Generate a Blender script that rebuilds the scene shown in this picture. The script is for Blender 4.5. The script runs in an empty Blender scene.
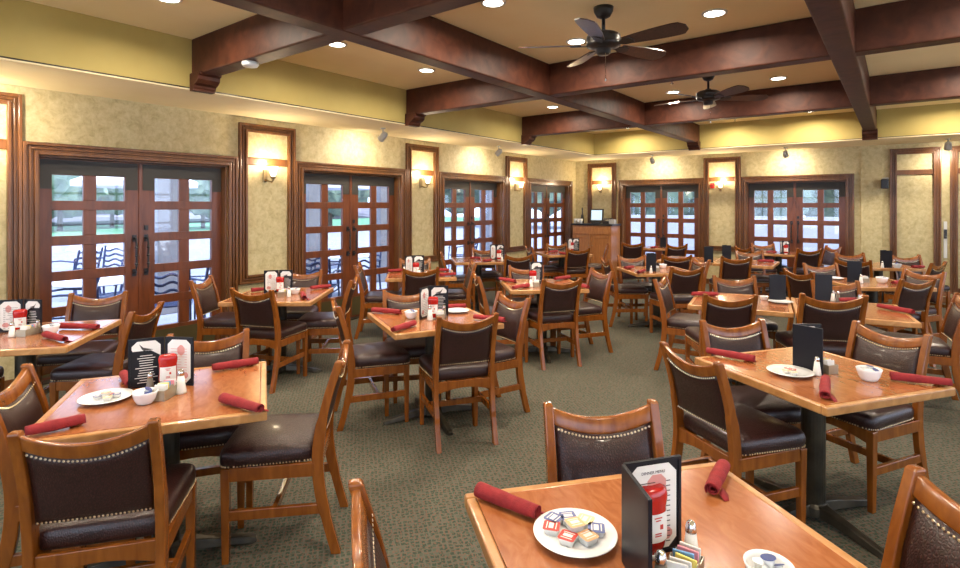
import bpy, bmesh, math, random
from mathutils import Vector, Matrix
random.seed(7)
PI = math.pi
C = bpy.context.scene.collection
sc = bpy.context.scene
R_ = math.radians
# ------------------------------------------------------------------ camera
CH, CYH, CF, CT = 1.62, 205.0, 545.0, R_(37.4)
cam = bpy.data.cameras.new('camera'); co = bpy.data.objects.new('camera', cam); C.objects.link(co)
co.location = (0, 0, CH); co.rotation_euler = (PI/2, 0, CT)
cam.sensor_width = 36; cam.lens = CF/960*36; cam.shift_y = (CYH-284)/960
cam.clip_start = .05; cam.clip_end = 300
sc.camera = co
# ------------------------------------------------------------------ world, exposure
w = bpy.data.worlds.new('world'); sc.world = w; w.use_nodes = True
bg = w.node_tree.nodes['Background']
bg.inputs[0].default_value = (.78, .88, 1, 1); bg.inputs[1].default_value = 5.0
sc.view_settings.view_transform = 'Standard'; sc.view_settings.look = 'None'
sc.view_settings.gamma = 1; sc.view_settings.use_curve_mapping = False
sc.view_settings.exposure = 0.0
DOWN_W, SCONCE_W, SPOT_W = 30.0, 19.0, 50.0
sl = bpy.data.lights.new('added_sun', 'SUN'); sl.energy = 15; sl.angle = R_(3); sl.color = (1, .95, .88)  # sun added to light the outside ground and bounce onto the ceiling
so = bpy.data.objects.new('added_sun', sl); C.objects.link(so); so.location = (0, 0, 30); so.rotation_euler = (R_(-14), R_(10), 0)
WARM = (1.0, .80, .55); NEUT = (1.0, .87, .70)

# ------------------------------------------------------------------ helpers
def at(px, py, z=.755):
    d = (CH-z)*CF/(py-CYH); l = d*(px-480)/CF
    return Vector((-math.sin(CT)*d+math.cos(CT)*l, math.cos(CT)*d+math.sin(CT)*l, z))
def atd(px, d, z=0):
    l = d*(px-480)/CF
    return Vector((-math.sin(CT)*d+math.cos(CT)*l, math.cos(CT)*d+math.sin(CT)*l, z))

def mat(name, col, rough=.5, metal=0, coat=0, spec=.5):
    m = bpy.data.materials.new(name); m.use_nodes = True
    b = m.node_tree.nodes['Principled BSDF']
    b.inputs['Base Color'].default_value = (*col, 1); b.inputs['Roughness'].default_value = rough
    b.inputs['Metallic'].default_value = metal; b.inputs['Coat Weight'].default_value = coat
    b.inputs['Specular IOR Level'].default_value = spec
    b.inputs['Coat Roughness'].default_value = .12
    return m
def nd(m, t): return m.node_tree.nodes.new(t)
def lk(m, a, b): m.node_tree.links.new(a, b)
def srgb(r, g, b):
    f = lambda c: (c/255/12.92) if c/255 <= .04045 else ((c/255+.055)/1.055)**2.4
    return (f(r), f(g), f(b))
def noisy(name, stops, scale=(1, 1, 1), nscale=5, detail=4, rough=.5, bump=0, coat=0, metal=0, spec=.5, dist=0, bscale=None):
    m = mat(name, (1, 1, 1), rough, metal, coat, spec); b = m.node_tree.nodes['Principled BSDF']
    tc = nd(m, 'ShaderNodeTexCoord'); mp = nd(m, 'ShaderNodeMapping'); mp.inputs['Scale'].default_value = scale
    n = nd(m, 'ShaderNodeTexNoise'); n.inputs['Scale'].default_value = nscale; n.inputs['Detail'].default_value = detail
    n.inputs['Distortion'].default_value = dist
    r = nd(m, 'ShaderNodeValToRGB'); cr = r.color_ramp
    while len(cr.elements) < len(stops): cr.elements.new(.5)
    for e, (p, c) in zip(cr.elements, stops): e.position = p; e.color = (*c, 1)
    lk(m, tc.outputs['Object'], mp.inputs[0]); lk(m, mp.outputs[0], n.inputs[0]); lk(m, n.outputs[0], r.inputs[0]); lk(m, r.outputs[0], b.inputs['Base Color'])
    if bump:
        bp = nd(m, 'ShaderNodeBump'); bp.inputs['Strength'].default_value = bump; bp.inputs['Distance'].default_value = .01
        src = n
        if bscale:
            src = nd(m, 'ShaderNodeTexNoise'); src.inputs['Scale'].default_value = bscale; lk(m, tc.outputs['Object'], src.inputs[0])
        lk(m, src.outputs[0], bp.inputs['Height']); lk(m, bp.outputs[0], b.inputs['Normal'])
    return m
def wood(name, dark, light, rough=.35, scale=(14, 14, 2), coat=.2, bump=.05):
    mid = tuple((a+b)/2 for a, b in zip(dark, light))
    return noisy(name, [(.3, dark), (.52, mid), (.72, light)], scale, 3.0, 6, rough, bump, coat, dist=.6)

M = {}
M['chair'] = wood('chair honey oak', srgb(116, 60, 14), srgb(148, 84, 26), .26, (9, 9, 1.5), .35)
M['door'] = wood('door wood', srgb(88, 44, 22), srgb(118, 62, 30), .35, (6, 6, 1.2))
M['casing'] = wood('casing wood', srgb(90, 54, 24), srgb(120, 76, 36), .35, (6, 6, 1.2))
M['beam'] = wood('beam wood', srgb(58, 28, 18), srgb(84, 46, 30), .5, (3, 3, 3), .0, .25)
M['stand'] = wood('stand wood', srgb(160, 100, 50), srgb(194, 130, 72), .35)
M['top'] = noisy('tabletop cherry laminate', [(.25, srgb(146, 82, 44)), (.5, srgb(162, 98, 56)), (.75, srgb(176, 114, 70))], (6, 2.2, 2), 5, 8, .2, 0, .45, dist=1.2)
M['edge'] = wood('tabletop oak edge', srgb(166, 112, 60), srgb(198, 146, 90), .3, (5, 5, 5), .3)
M['beam'].node_tree.nodes['Principled BSDF'].inputs['Specular IOR Level'].default_value = .25
M['walnut'] = wood('fan blade wood', srgb(48, 32, 30), srgb(78, 54, 48), .3)
M['black'] = mat('black metal', (.012, .012, .014), .35)
M['bronze'] = noisy('dark bronze', [(.3, (.03, .026, .018)), (.7, (.075, .062, .042))], (1, 1, 1), 8, 3, .35, metal=.6)
M['kick'] = mat('dull brass kick plate', srgb(88, 78, 48), .45, .4)
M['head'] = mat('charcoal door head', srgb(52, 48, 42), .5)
M['brass'] = mat('nailhead brass', (.9, .74, .48), .3, .9)
M['pewter'] = mat('antique brass', (.33, .25, .14), .35, .9)
M['chrome'] = mat('chrome', (.75, .75, .75), .15, 1)
M['steel'] = mat('brushed caddy metal', (.42, .38, .28), .35, .7)
M['white'] = mat('white china', (.88, .89, .90), .15, coat=.5)
M['plastic'] = mat('white plastic', (.72, .72, .70), .4)
M['grey'] = mat('grey enamel', (.42, .41, .37), .45)
M['ketchup'] = mat('ketchup red', (.42, .009, .006), .2, coat=.4)
M['paper'] = mat('white paper', (.80, .78, .74), .6)
M['print'] = mat('menu ink', (.05, .04, .04), .6)
M['pink'] = mat('pink menu print', srgb(214, 150, 142), .6)
M['redprint'] = mat('red lid print', srgb(196, 62, 52), .4)
M['blueprint'] = mat('blue lid print', srgb(92, 104, 156), .4)
M['orange'] = mat('apricot lid', srgb(232, 176, 128), .4)
M['cream'] = mat('cream lid', srgb(232, 212, 160), .4)
M['bluelid'] = mat('dark blue creamer lid', srgb(46, 66, 130), .35)
M['yellow'] = mat('yellow packet', srgb(236, 214, 110), .55)
M['pinkpk'] = mat('pink packet', srgb(232, 150, 160), .55)
M['bluepk'] = mat('blue packet', srgb(120, 170, 220), .55)
M['salt'] = mat('salt', (.8, .78, .72), .3, coat=.6)
M['pepper'] = mat('pepper', (.16, .13, .10), .3, coat=.6)
M['menu'] = mat('black menu board', (.008, .009, .014), .4, spec=.3)
M['redbox'] = mat('alarm red', (.5, .02, .015), .35)
M['stucco'] = noisy('patio stucco', [(.3, (.20, .20, .22)), (.7, (.26, .26, .28))], (1, 1, 1), 6, 4, .9)
M['patiometal'] = mat('blue black patio metal', (.02, .035, .10), .4)
M['patiotop'] = mat('pale patio tabletop', (.55, .58, .66), .4)
M['canvas'] = mat('white canvas', (.75, .76, .8), .8)
M['trunk'] = mat('tree bark', (.08, .06, .045), .9)
M['screenblack'] = mat('black plastic', (.015, .015, .017), .35)

# red napkin cloth
M['napkin'] = noisy('dark red napkin cloth', [(.3, srgb(128, 26, 32)), (.7, srgb(156, 40, 44))], (1, 1, 1), 30, 3, .85, .4, bscale=300)
# vinyl
def vinyl(name, c1, c2):
    m = mat(name, c1, .36, coat=.12); b = m.node_tree.nodes['Principled BSDF']
    tc = nd(m, 'ShaderNodeTexCoord'); v = nd(m, 'ShaderNodeTexVoronoi'); v.inputs['Scale'].default_value = 130
    v.feature = 'DISTANCE_TO_EDGE'
    mp = nd(m, 'ShaderNodeMapping'); mp.inputs['Scale'].default_value = (1, .7, .7)
    lk(m, tc.outputs['Object'], mp.inputs[0]); lk(m, mp.outputs[0], v.inputs['Vector'])
    r = nd(m, 'ShaderNodeValToRGB'); r.color_ramp.elements[0].color = (*c2, 1); r.color_ramp.elements[1].color = (*c1, 1)
    r.color_ramp.elements[1].position = .25
    lk(m, v.outputs[0], r.inputs[0]); lk(m, r.outputs[0], b.inputs['Base Color'])
    bp = nd(m, 'ShaderNodeBump'); bp.inputs['Strength'].default_value = .7; bp.inputs['Distance'].default_value = .003
    lk(m, v.outputs[0], bp.inputs['Height']); lk(m, bp.outputs[0], b.inputs['Normal'])
    return m
M['vinyl'] = vinyl('brown embossed vinyl', srgb(60, 29, 25), srgb(30, 14, 12))
# carpet
def carpet():
    m = mat('patterned carpet', (1, 1, 1), .95, spec=.1); b = m.node_tree.nodes['Principled BSDF']
    tc = nd(m, 'ShaderNodeTexCoord'); mp = nd(m, 'ShaderNodeMapping'); mp.inputs['Rotation'].default_value = (0, 0, R_(40))
    lk(m, tc.outputs['Object'], mp.inputs[0])
    ch = nd(m, 'ShaderNodeTexVoronoi'); ch.distance = 'CHEBYCHEV'; ch.inputs['Scale'].default_value = 40; ch.inputs['Randomness'].default_value = .4
    lk(m, mp.outputs[0], ch.inputs['Vector'])
    r1 = nd(m, 'ShaderNodeValToRGB'); cr = r1.color_ramp
    cr.elements[0].position = .0; cr.elements[0].color = (*srgb(58, 68, 58), 1)
    e = cr.elements.new(.30); e.color = (*srgb(62, 74, 62), 1)
    e = cr.elements.new(.42); e.color = (*srgb(94, 97, 85), 1)
    cr.elements[-1].position = .62; cr.elements[-1].color = (*srgb(94, 88, 79), 1)
    lk(m, ch.outputs['Distance'], r1.inputs[0])
    n = nd(m, 'ShaderNodeTexNoise'); n.inputs['Scale'].default_value = 90; n.inputs['Detail'].default_value = 3; lk(m, mp.outputs[0], n.inputs[0])
    r2 = nd(m, 'ShaderNodeValToRGB'); r2.color_ramp.elements[0].position = .52; r2.color_ramp.elements[1].position = .60
    r2.color_ramp.elements[0].color = (0, 0, 0, 1); r2.color_ramp.elements[1].color = (1, 1, 1, 1); lk(m, n.outputs[0], r2.inputs[0])
    mx = nd(m, 'ShaderNodeMixRGB'); mx.inputs[2].default_value = (*srgb(112, 86, 74), 1)
    lk(m, r2.outputs[0], mx.inputs[0]); lk(m, r1.outputs[0], mx.inputs[1]); lk(m, mx.outputs[0], b.inputs['Base Color'])
    bp = nd(m, 'ShaderNodeBump'); bp.inputs['Strength'].default_value = .6; bp.inputs['Distance'].default_value = .006
    lk(m, n.outputs[0], bp.inputs['Height']); lk(m, bp.outputs[0], b.inputs['Normal'])
    return m
M['carpet'] = carpet()
def mottled(name, a, b_, c, sc1=5):
    m = noisy(name, [(.3, a), (.5, b_), (.7, c)], (1, 1, 1), sc1*3, 10, .6, .08, dist=.4, bscale=60)
    for n in m.node_tree.nodes:
        if n.bl_idname == 'ShaderNodeTexNoise' and n.inputs['Detail'].default_value > 8: n.inputs['Roughness'].default_value = .72
    return m
M['wall'] = mottled('mottled ochre wallcovering', srgb(168, 152, 108), srgb(194, 179, 134), srgb(210, 197, 154))
M['ceil'] = noisy('tan ceiling plaster', [(.3, srgb(244, 222, 168)), (.7, srgb(247, 227, 176))], (1, 1, 1), 3, 3, .8)
M['soffit'] = noisy('olive gold plaster', [(.3, srgb(174, 154, 86)), (.7, srgb(182, 162, 94))], (1, 1, 1), 3, 3, .75)
M['soffitlow'] = noisy('cream soffit plaster', [(.3, srgb(232, 216, 172)), (.7, srgb(236, 222, 182))], (1, 1, 1), 3, 3, .75)
M['concrete'] = noisy('light bounce concrete', [(.3, (.62, .60, .56)), (.7, (.70, .68, .64))], (1, 1, 1), 2, 5, .8)
M['paving'] = noisy('pale patio paving', [(.3, (.14, .16, .22)), (.7, (.19, .21, .28))], (1, 1, 1), 2, 5, .8)
M['lawn'] = noisy('lawn', [(.3, (.03, .13, .06)), (.7, (.05, .18, .09))], (1, 1, 1), 8, 5, .9)
M['leaf'] = noisy('foliage', [(.3, (.10, .15, .12)), (.55, (.20, .27, .18)), (.75, (.34, .38, .24))], (1, 1, 1), 1.6, 8, .85)
M['leafp'] = noisy('purple hedge', [(.3, (.13, .125, .17)), (.7, (.22, .21, .26))], (1, 1, 1), 2, 8, .85)
M['whitewall'] = noisy('pale garden wall', [(.3, (.50, .50, .56)), (.7, (.58, .58, .64))], (1, 1, 1), 2, 4, .9)
M['roof'] = mat('grey roof', (.3, .3, .34), .8)
def glass_mat():
    m = bpy.data.materials.new('clear pane glass'); m.use_nodes = True; t = m.node_tree; t.nodes.clear()
    o = t.nodes.new('ShaderNodeOutputMaterial'); mx = t.nodes.new('ShaderNodeMixShader'); mx.inputs[0].default_value = .07
    a = t.nodes.new('ShaderNodeBsdfTransparent'); a.inputs[0].default_value = (.93, .95, 1, 1)
    g = t.nodes.new('ShaderNodeBsdfGlossy'); g.inputs['Roughness'].default_value = .03
    t.links.new(a.outputs[0], mx.inputs[1]); t.links.new(g.outputs[0], mx.inputs[2]); t.links.new(mx.outputs[0], o.inputs[0])
    return m
M['glass'] = glass_mat()
M['tinted'] = M['glass'].copy(); M['tinted'].name = 'tinted door glass'; M['tinted'].node_tree.nodes['Transparent BSDF'].inputs[0].default_value = (.80, .84, .93, 1)
def emis(name, col, s):
    m = mat(name, col, .4); b = m.node_tree.nodes['Principled BSDF']
    b.inputs['Emission Color'].default_value = (*col, 1); b.inputs['Emission Strength'].default_value = s
    return m
M['lens'] = emis('lit downlight lens', (1, .93, .80), 14)
M['shade'] = emis('lit frosted glass shade', (1, .80, .52), 5)
M['screen'] = emis('lit terminal screen', (.55, .72, .85), .6)

class MB:
    def __init__(s): s.bm = bmesh.new()
    def box(s, x0, x1, y0, y1, z0, z1, m=None):
        vs = [s.bm.verts.new(p) for p in [(x0,y0,z0),(x1,y0,z0),(x1,y1,z0),(x0,y1,z0),(x0,y0,z1),(x1,y0,z1),(x1,y1,z1),(x0,y1,z1)]]
        if m is not None:
            for v in vs: v.co = m @ v.co
        for f in [(0,3,2,1),(4,5,6,7),(0,1,5,4),(1,2,6,5),(2,3,7,6),(3,0,4,7)]: s.bm.faces.new([vs[i] for i in f])
        return s
    def rings(s, rings, cap=True, closed=True):
        R = [[s.bm.verts.new(p) for p in r] for r in rings]
        n = len(R[0])
        for a, b in zip(R, R[1:]):
            for i in range(n if closed else n-1):
                s.bm.faces.new([a[i], a[(i+1) % n], b[(i+1) % n], b[i]])
        if cap and closed:
            s.bm.faces.new(R[0][::-1]); s.bm.faces.new(R[-1])
        return s
    def lathe(s, prof, n=20, c=(0,0,0), m=None, sx=1, sy=1):
        rs = []
        for r, z in prof:
            ring = []
            for i in range(n):
                a = 2*PI*i/n; p = Vector((c[0]+sx*r*math.cos(a), c[1]+sy*r*math.sin(a), c[2]+z))
                ring.append(m @ p if m is not None else p)
            rs.append(ring)
        return s.rings(rs)
    def tube(s, pts, r, n=8):
        pts = [Vector(p) for p in pts]; rs = []
        for i, p in enumerate(pts):
            t = (pts[min(i+1, len(pts)-1)]-pts[max(i-1, 0)]).normalized()
            u = t.cross(Vector((0, 0, 1)) if abs(t.z) < .9 else Vector((1, 0, 0))).normalized(); v = t.cross(u)
            rr = r[i] if isinstance(r, (list, tuple)) else r
            rs.append([p+rr*(math.cos(2*PI*k/n)*u+math.sin(2*PI*k/n)*v) for k in range(n)])
        return s.rings(rs)
    def prism(s, poly, axis, a, b):   # polygon extruded along axis
        def P(u, v, w):
            return {'x': (w, u, v), 'y': (u, w, v), 'z': (u, v, w)}[axis]
        return s.rings([[P(u, v, a) for u, v in poly], [P(u, v, b) for u, v in poly]])
    def build(s, name, m, parent=None, smooth=False, bevel=0, seg=2, loc=None, solid=0, sub=0):
        bmesh.ops.recalc_face_normals(s.bm, faces=s.bm.faces)
        me = bpy.data.meshes.new(name); s.bm.to_mesh(me); s.bm.free()
        for mm in (m if isinstance(m, (list, tuple)) else [m]): me.materials.append(mm)
        if smooth:
            for p in me.polygons: p.use_smooth = True
        o = bpy.data.objects.new(name, me); C.objects.link(o)
        if parent: o.parent = parent
        if loc is not None: o.location = loc
        if solid:
            q = o.modifiers.new('s', 'SOLIDIFY'); q.thickness = solid
        if bevel:
            q = o.modifiers.new('b', 'BEVEL'); q.width = bevel; q.segments = seg; q.limit_method = 'ANGLE'; q.angle_limit = R_(40)
        if sub:
            q = o.modifiers.new('u', 'SUBSURF'); q.levels = q.render_levels = sub
        return o
def tag(o, label, cat, group=None, kind=None):
    if label: o['label'] = label
    if cat: o['category'] = cat
    if group: o['group'] = group
    if kind: o['kind'] = kind
    return o
def empty(name, loc, rz=0, scale=1):
    o = bpy.data.objects.new(name, None); C.objects.link(o); o.location = loc; o.rotation_euler = (0, 0, rz); o.scale = (scale,)*3
    o.empty_display_size = .1
    return o
def copy_tree(o, parent=None):
    c = o.copy(); C.objects.link(c); c.parent = parent
    for ch in list(o.children): copy_tree(ch, c)
    return c
def struct(o): o['kind'] = 'structure'; return o
def smooth_curve(pts, n):
    out = []
    for i in range(len(pts)-1):
        p0 = pts[max(i-1, 0)]; p1 = pts[i]; p2 = pts[i+1]; p3 = pts[min(i+2, len(pts)-1)]
        for k in range(n):
            t = k/n
            out.append(tuple(.5*((2*b)+(-a+c)*t+(2*a-5*b+4*c-d)*t*t+(-a+3*b-3*c+d)*t**3) for a, b, c, d in zip(p0, p1, p2, p3)))
    out.append(pts[-1]); return out

# ------------------------------------------------------------------ room shell
WX, WY = -6.1, 11.75          # left and back wall faces
RX, RY = 5.0, -3.0            # right and rear wall faces (outside the frame)
SX, SY, SZ, CZ = -5.075, 10.6, 2.66, 3.12
struct(MB().box(WX-.2, RX+.2, RY-.2, WY+.2, -.1, 0).build('floor', M['carpet']))
struct(MB().box(SX, RX+.2, RY-.2, SY, CZ, CZ+.1).build('ceiling', M['ceil']))
b = MB(); b.box(WX-.2, SX, RY-.2, WY+.2, SZ+.02, CZ+.1); b.box(SX, RX+.2, SY, WY+.2, SZ+.02, CZ+.1)
struct(b.build('trim_11', M['soffit']))
b = MB(); b.box(WX, SX-.012, RY, WY, SZ, SZ+.022); b.box(SX-.012, RX, SY+.012, WY, SZ, SZ+.022)
struct(b.build('trim_12', M['soffitlow']))
def added_window_wall(name, along, lo, hi, f0, f1, ws, n0):  # unseen walls, with windows added so daylight reaches the ceiling
    b = MB(); p = lo
    def bx(bb, a0, a1, z0, z1, g0=f0, g1=f1):
        bb.box(a0, a1, g0, g1, z0, z1) if along == 'x' else bb.box(g0, g1, a0, a1, z0, z1)
    for i, (c, wd) in enumerate(ws):
        bx(b, p, c-wd/2, 0, CZ+.1); bx(b, c-wd/2, c+wd/2, 0, .2); bx(b, c-wd/2, c+wd/2, 2.85, CZ+.1); p = c+wd/2
        fr = MB(); m0, m1 = f0+.06, f0+.12
        for k in range(5): u = c-wd/2+.03+(wd-.06)*k/4; bx(fr, u-.03, u+.03, .2, 2.85, m0, m1)
        for z in (.2, 1.05, 1.9, 2.79): bx(fr, c-wd/2, c+wd/2, z, z+.06, m0+.004, m1-.004)
        o = struct(fr.build('added_window_%d' % (n0+i), M['casing'])); g = MB(); bx(g, c-wd/2, c+wd/2, .2, 2.85, m0+.028, m0+.032); g.build('glass_panes', M['glass'], o)
    bx(b, p, hi, 0, CZ+.1); struct(b.build(name, M['wall']))
added_window_wall('wall_right', 'y', RY-.2, WY+.2, RX, RX+.2, [(-.8, 3.0), (2.6, 3.0), (6.0, 3.0), (9.4, 3.0)], 1)
added_window_wall('wall_rear', 'x', WX-.2, RX, RY-.2, RY, [(-4.0, 3.0), (-.6, 3.0), (2.8, 3.0)], 5)

LD = [(2.335, 1.74), (5.06, 1.74), (7.80, 1.72), (10.54, 1.72)]      # left doors: centre Y, opening width
BD = [(-4.08, 1.65), (-1.535, 1.65)]                                 # back doors: centre X
DH = 2.07
b = MB(); y = RY
for c, wd in LD:
    b.box(WX-.2, WX, y, c-wd/2, 0, SZ+.02); b.box(WX-.2, WX, c-wd/2, c+wd/2, DH, SZ+.02); y = c+wd/2
b.box(WX-.2, WX, y, WY+.2, 0, SZ+.02)
struct(b.build('wall_left', M['wall']))
b = MB(); x = WX
for c, wd in BD:
    b.box(x, c-wd/2, WY, WY+.2, 0, SZ+.02); b.box(c-wd/2, c+wd/2, WY, WY+.2, DH, SZ+.02); x = c+wd/2
b.box(x, RX, WY, WY+.2, 0, SZ+.02); b.box(-.50, -.20, WY-.03, WY, 0, SZ)
struct(b.build('wall_back', M['wall']))

def frame_mx(side, c):
    # local frame: u along the wall (x), v out into the room (y), z up
    if side == 'L': return Matrix(((0, 1, 0, WX), (1, 0, 0, c), (0, 0, 1, 0), (0, 0, 0, 1)))
    return Matrix(((1, 0, 0, c), (0, -1, 0, WY), (0, 0, 1, 0), (0, 0, 0, 1)))
def moulding(b, u0, u1, z0, z1, m, wd=.105, bottom=False):
    # reeded picture-frame moulding around the rectangle u0..u1, z0..z1 (outer size)
    strips = [(0, .26, .045), (.26, .42, .026), (.42, .58, .038), (.58, .74, .026), (.74, 1, .05)]
    for a, c, t in strips:
        a *= wd; c *= wd
        b.box(u0+a, u0+c, 0, t, z0+(a if bottom else 0), z1-a, m); b.box(u1-c, u1-a, 0, t, z0+(a if bottom else 0), z1-a, m)
        b.box(u0+c, u1-c, 0, t, z1-c, z1-a, m)
        if bottom: b.box(u0+c, u1-c, 0, t, z0+a, z0+c, m)
def door(n, side, c, wd):
    m = frame_mx(side, c)
    root = struct(empty('door_%d' % n, (WX, c, 0) if side == 'L' else (c, WY, 0)))
    inv = root.matrix_basis.inverted(); mm = Matrix.Translation(-Vector(root.location)) @ m
    b = MB(); moulding(b, -wd/2-.11, wd/2+.11, 0, DH+.11, mm, .11)
    # jamb lining
    b.box(-wd/2, -wd/2+.02, -.2, 0, 0, DH, mm); b.box(wd/2-.02, wd/2, -.2, 0, 0, DH, mm); b.box(-wd/2+.02, wd/2-.02, -.2, 0, DH-.02, DH, mm)
    b.build('door_casing', M['casing'], root, bevel=.004)
    MB().box(-wd/2+.02, wd/2-.02, -.2, 0, 0, .012, mm).build('threshold', M['bronze'], root)
    lw = wd/2-.024
    for s in (-1, 1):
        u = lambda a: s*(.004+a)          # a measured from the meeting edge outwards
        def bx(b, a0, a1, v0, v1, z0, z1):
            p, q = sorted((u(a0), u(a1))); b.box(p, q, v0, v1, z0, z1, mm)
        k = lw/.845; st_in = .135*k; pw = .245*k; mu = .108*k
        cols = [(0, st_in), (st_in+pw, st_in+pw+mu), (st_in+2*pw+mu, lw)]
        v0, v1 = -.14, -.095
        b = MB()
        bx(b, cols[0][0], cols[0][1], v0, v1, .015, DH-.0205); bx(b, cols[2][0], cols[2][1], v0, v1, .015, DH-.0205)
        zt = [1.90-.33*i for i in range(5)]; ph = .24
        inner = (cols[0][1], cols[2][0])
        bx(b, *inner, v0, v1, zt[0], DH-.0205); bx(b, *inner, v0, v1, .015, zt[4]-ph)
        for i in range(4): bx(b, *inner, v0, v1, zt[i+1], zt[i]-ph)
        for i in range(5): bx(b, *cols[1], v0+.004, v1-.004, zt[i]-ph, zt[i])
        if s == 1: b.box(-.015, .015, v1, v1+.012, .015, DH-.0205, mm)
        leaf = b.build('door_leaf', M['door'], root, bevel=.003)
        g = MB()
        for (a0, a1) in ((cols[0][1], cols[1][0]), (cols[1][1], cols[2][0])):
            for i in range(5): bx(g, a0, a1, -.121, -.116, zt[i]-ph, zt[i])
        g.build('glass_panes', M['tinted'], leaf)
        h = MB(); bx(h, .02, lw-.004, v1, v1+.004, 1.905, DH-.03)  # charcoal band over the top rail and upper stiles
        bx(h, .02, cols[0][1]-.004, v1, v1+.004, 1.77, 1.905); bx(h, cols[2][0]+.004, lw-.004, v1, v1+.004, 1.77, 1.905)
        o = h.build('head_band', M['head'], leaf); o['label'] = 'charcoal band across the top of the door leaf'
        h = MB(); bx(h, .02, lw-.02, v1, v1+.005, .04, .30)
        h.build('kick_plate', M['kick'], leaf)
        h = MB()
        cx = s*.055
        pts = [(cx, v1, .93), (cx, v1+.05, .93), (cx, v1+.06, .99), (cx, v1+.06, 1.22), (cx, v1+.05, 1.28), (cx, v1, 1.28)]
        h.tube([mm @ Vector(p) for p in pts], .010, 8)
        for z in (.93, 1.28): h.box(cx-.02, cx+.02, v1, v1+.008, z-.035, z+.035, mm)
        for z in (1.02, 1.105, 1.19): h.tube([mm @ Vector((cx, v1+.06, z-.012)), mm @ Vector((cx, v1+.06, z)), mm @ Vector((cx, v1+.06, z+.012))], [.011, .018, .011], 8)
        if s == 1: h.box(cx-.018, cx+.018, v1, v1+.012, 1.36, 1.41, mm)
        h.build('door_handle', M['black'], leaf)
    return root
for i, (c, wd) in enumerate(LD): door(i+1, 'L', c, wd)
for i, (c, wd) in enumerate(BD): door(i+5, 'B', c, wd)

def panel(n, side, c, wd, z0, z1, rail):
    m = frame_mx(side, c); root = struct(empty('trim_%d' % n, (WX, c, 0) if side == 'L' else (c, WY, 0)))
    mm = Matrix.Translation(-Vector(root.location)) @ m
    b = MB(); moulding(b, -wd/2, wd/2, z0, z1, mm, .10, True)
    b.box(-wd/2+.1, wd/2-.1, 0, .022, rail, rail+.085, mm)
    b.build('panel_frame', M['casing'], root, bevel=.004)
PANELS = [(.98, 'L'), (3.705, 'L'), (6.43, 'L'), (9.17, 'L'), (-5.42, 'B'), (-2.81, 'B')]
for i, (c, s) in enumerate(PANELS): panel(i+1, s, c, .745 if s == 'L' else .70, .69, 2.585, 2.10)
panel(7, 'B', .245, .68, .17, 2.58, 2.13); panel(8, 'B', 1.03, .68, .17, 2.58, 2.13)
# soffit edge reveal and baseboards
b = MB(); b.box(SX-.004, SX+.006, RY, SY+.0, SZ-.001, SZ+.012); b.box(SX+.006, RX, SY-.006, SY+.004, SZ-.001, SZ+.012)
struct(b.build('trim_9', M['soffitlow'], bevel=.003))
b = MB(); b.box(SX-.001, SX+.004, RY, SY, SZ+.012, SZ+.024); b.box(SX, RX, SY-.004, SY+.001, SZ+.012, SZ+.024)
struct(b.build('trim_10', M['bronze']))  # dark strip standing in for the shadow line of the reveal
b = MB(); y = RY
for c, wd in LD: b.box(WX, WX+.015, y, c-wd/2-.11, 0, .11); y = c+wd/2+.11
struct(b.build('baseboard_left', M['casing'], bevel=.003))
b = MB(); x = WX
for c, wd in BD: b.box(x, c-wd/2-.11, WY-.015, WY, 0, .11); x = c+wd/2+.11
b.box(x, -.5, WY-.015, WY, 0, .11); b.box(-.2, RX, WY-.015, WY, 0, .11)
struct(b.build('baseboard_back', M['casing'], bevel=.003))

# ------------------------------------------------------------------ ceiling beams
BZ = 2.78; BW = .17
def corbel(parent, m):
    prof = [(0, .13), (.19, .13), (.19, .105), (.165, .095), (.16, .06), (.13, .03), (.09, .015), (.085, -.005), (.07, -.02), (.07, -.035), (0, -.035)]
    b = MB(); rs = []
    for yy in (-.10, .10): rs.append([m @ Vector((u, yy, SZ+.02+v*.95)) for u, v in prof])
    b.rings(rs); b.build('corbel', M['beam'], parent, bevel=.004)
GRP = 'dark wooden ceiling beams'
for X0, lab in ((-3.01, 'long dark wooden ceiling beam running away left of both fans'), (-.335, 'long dark wooden ceiling beam running away right of both fans')):
    o = MB().box(-BW/2, BW/2, RY+.01-0, SY-.01, BZ, CZ-.002).build('ceiling_beam', M['beam'], bevel=.012, loc=(X0, 0, 0))
    tag(o, lab, 'beam', GRP)
    corbel(o, Matrix.Translation((0, SY-.012, 0)) @ Matrix.Rotation(-PI/2, 4, 'Z'))
for Y0, lab in ((2.41, 'nearest dark wooden cross beam with smoke detector under it'), (5.12, 'dark wooden cross beam running behind the nearer ceiling fan'), (7.87, 'farthest dark wooden cross beam behind the farther ceiling fan')):
    o = MB().box(SX+.014, RX-.01, -BW/2+.001, BW/2-.001, BZ+.006, CZ-.003).build('ceiling_beam', M['beam'], bevel=.012, loc=(0, Y0, 0))
    tag(o, lab, 'beam', GRP)
    corbel(o, Matrix.Translation((SX+.014, 0, 0)))
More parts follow.
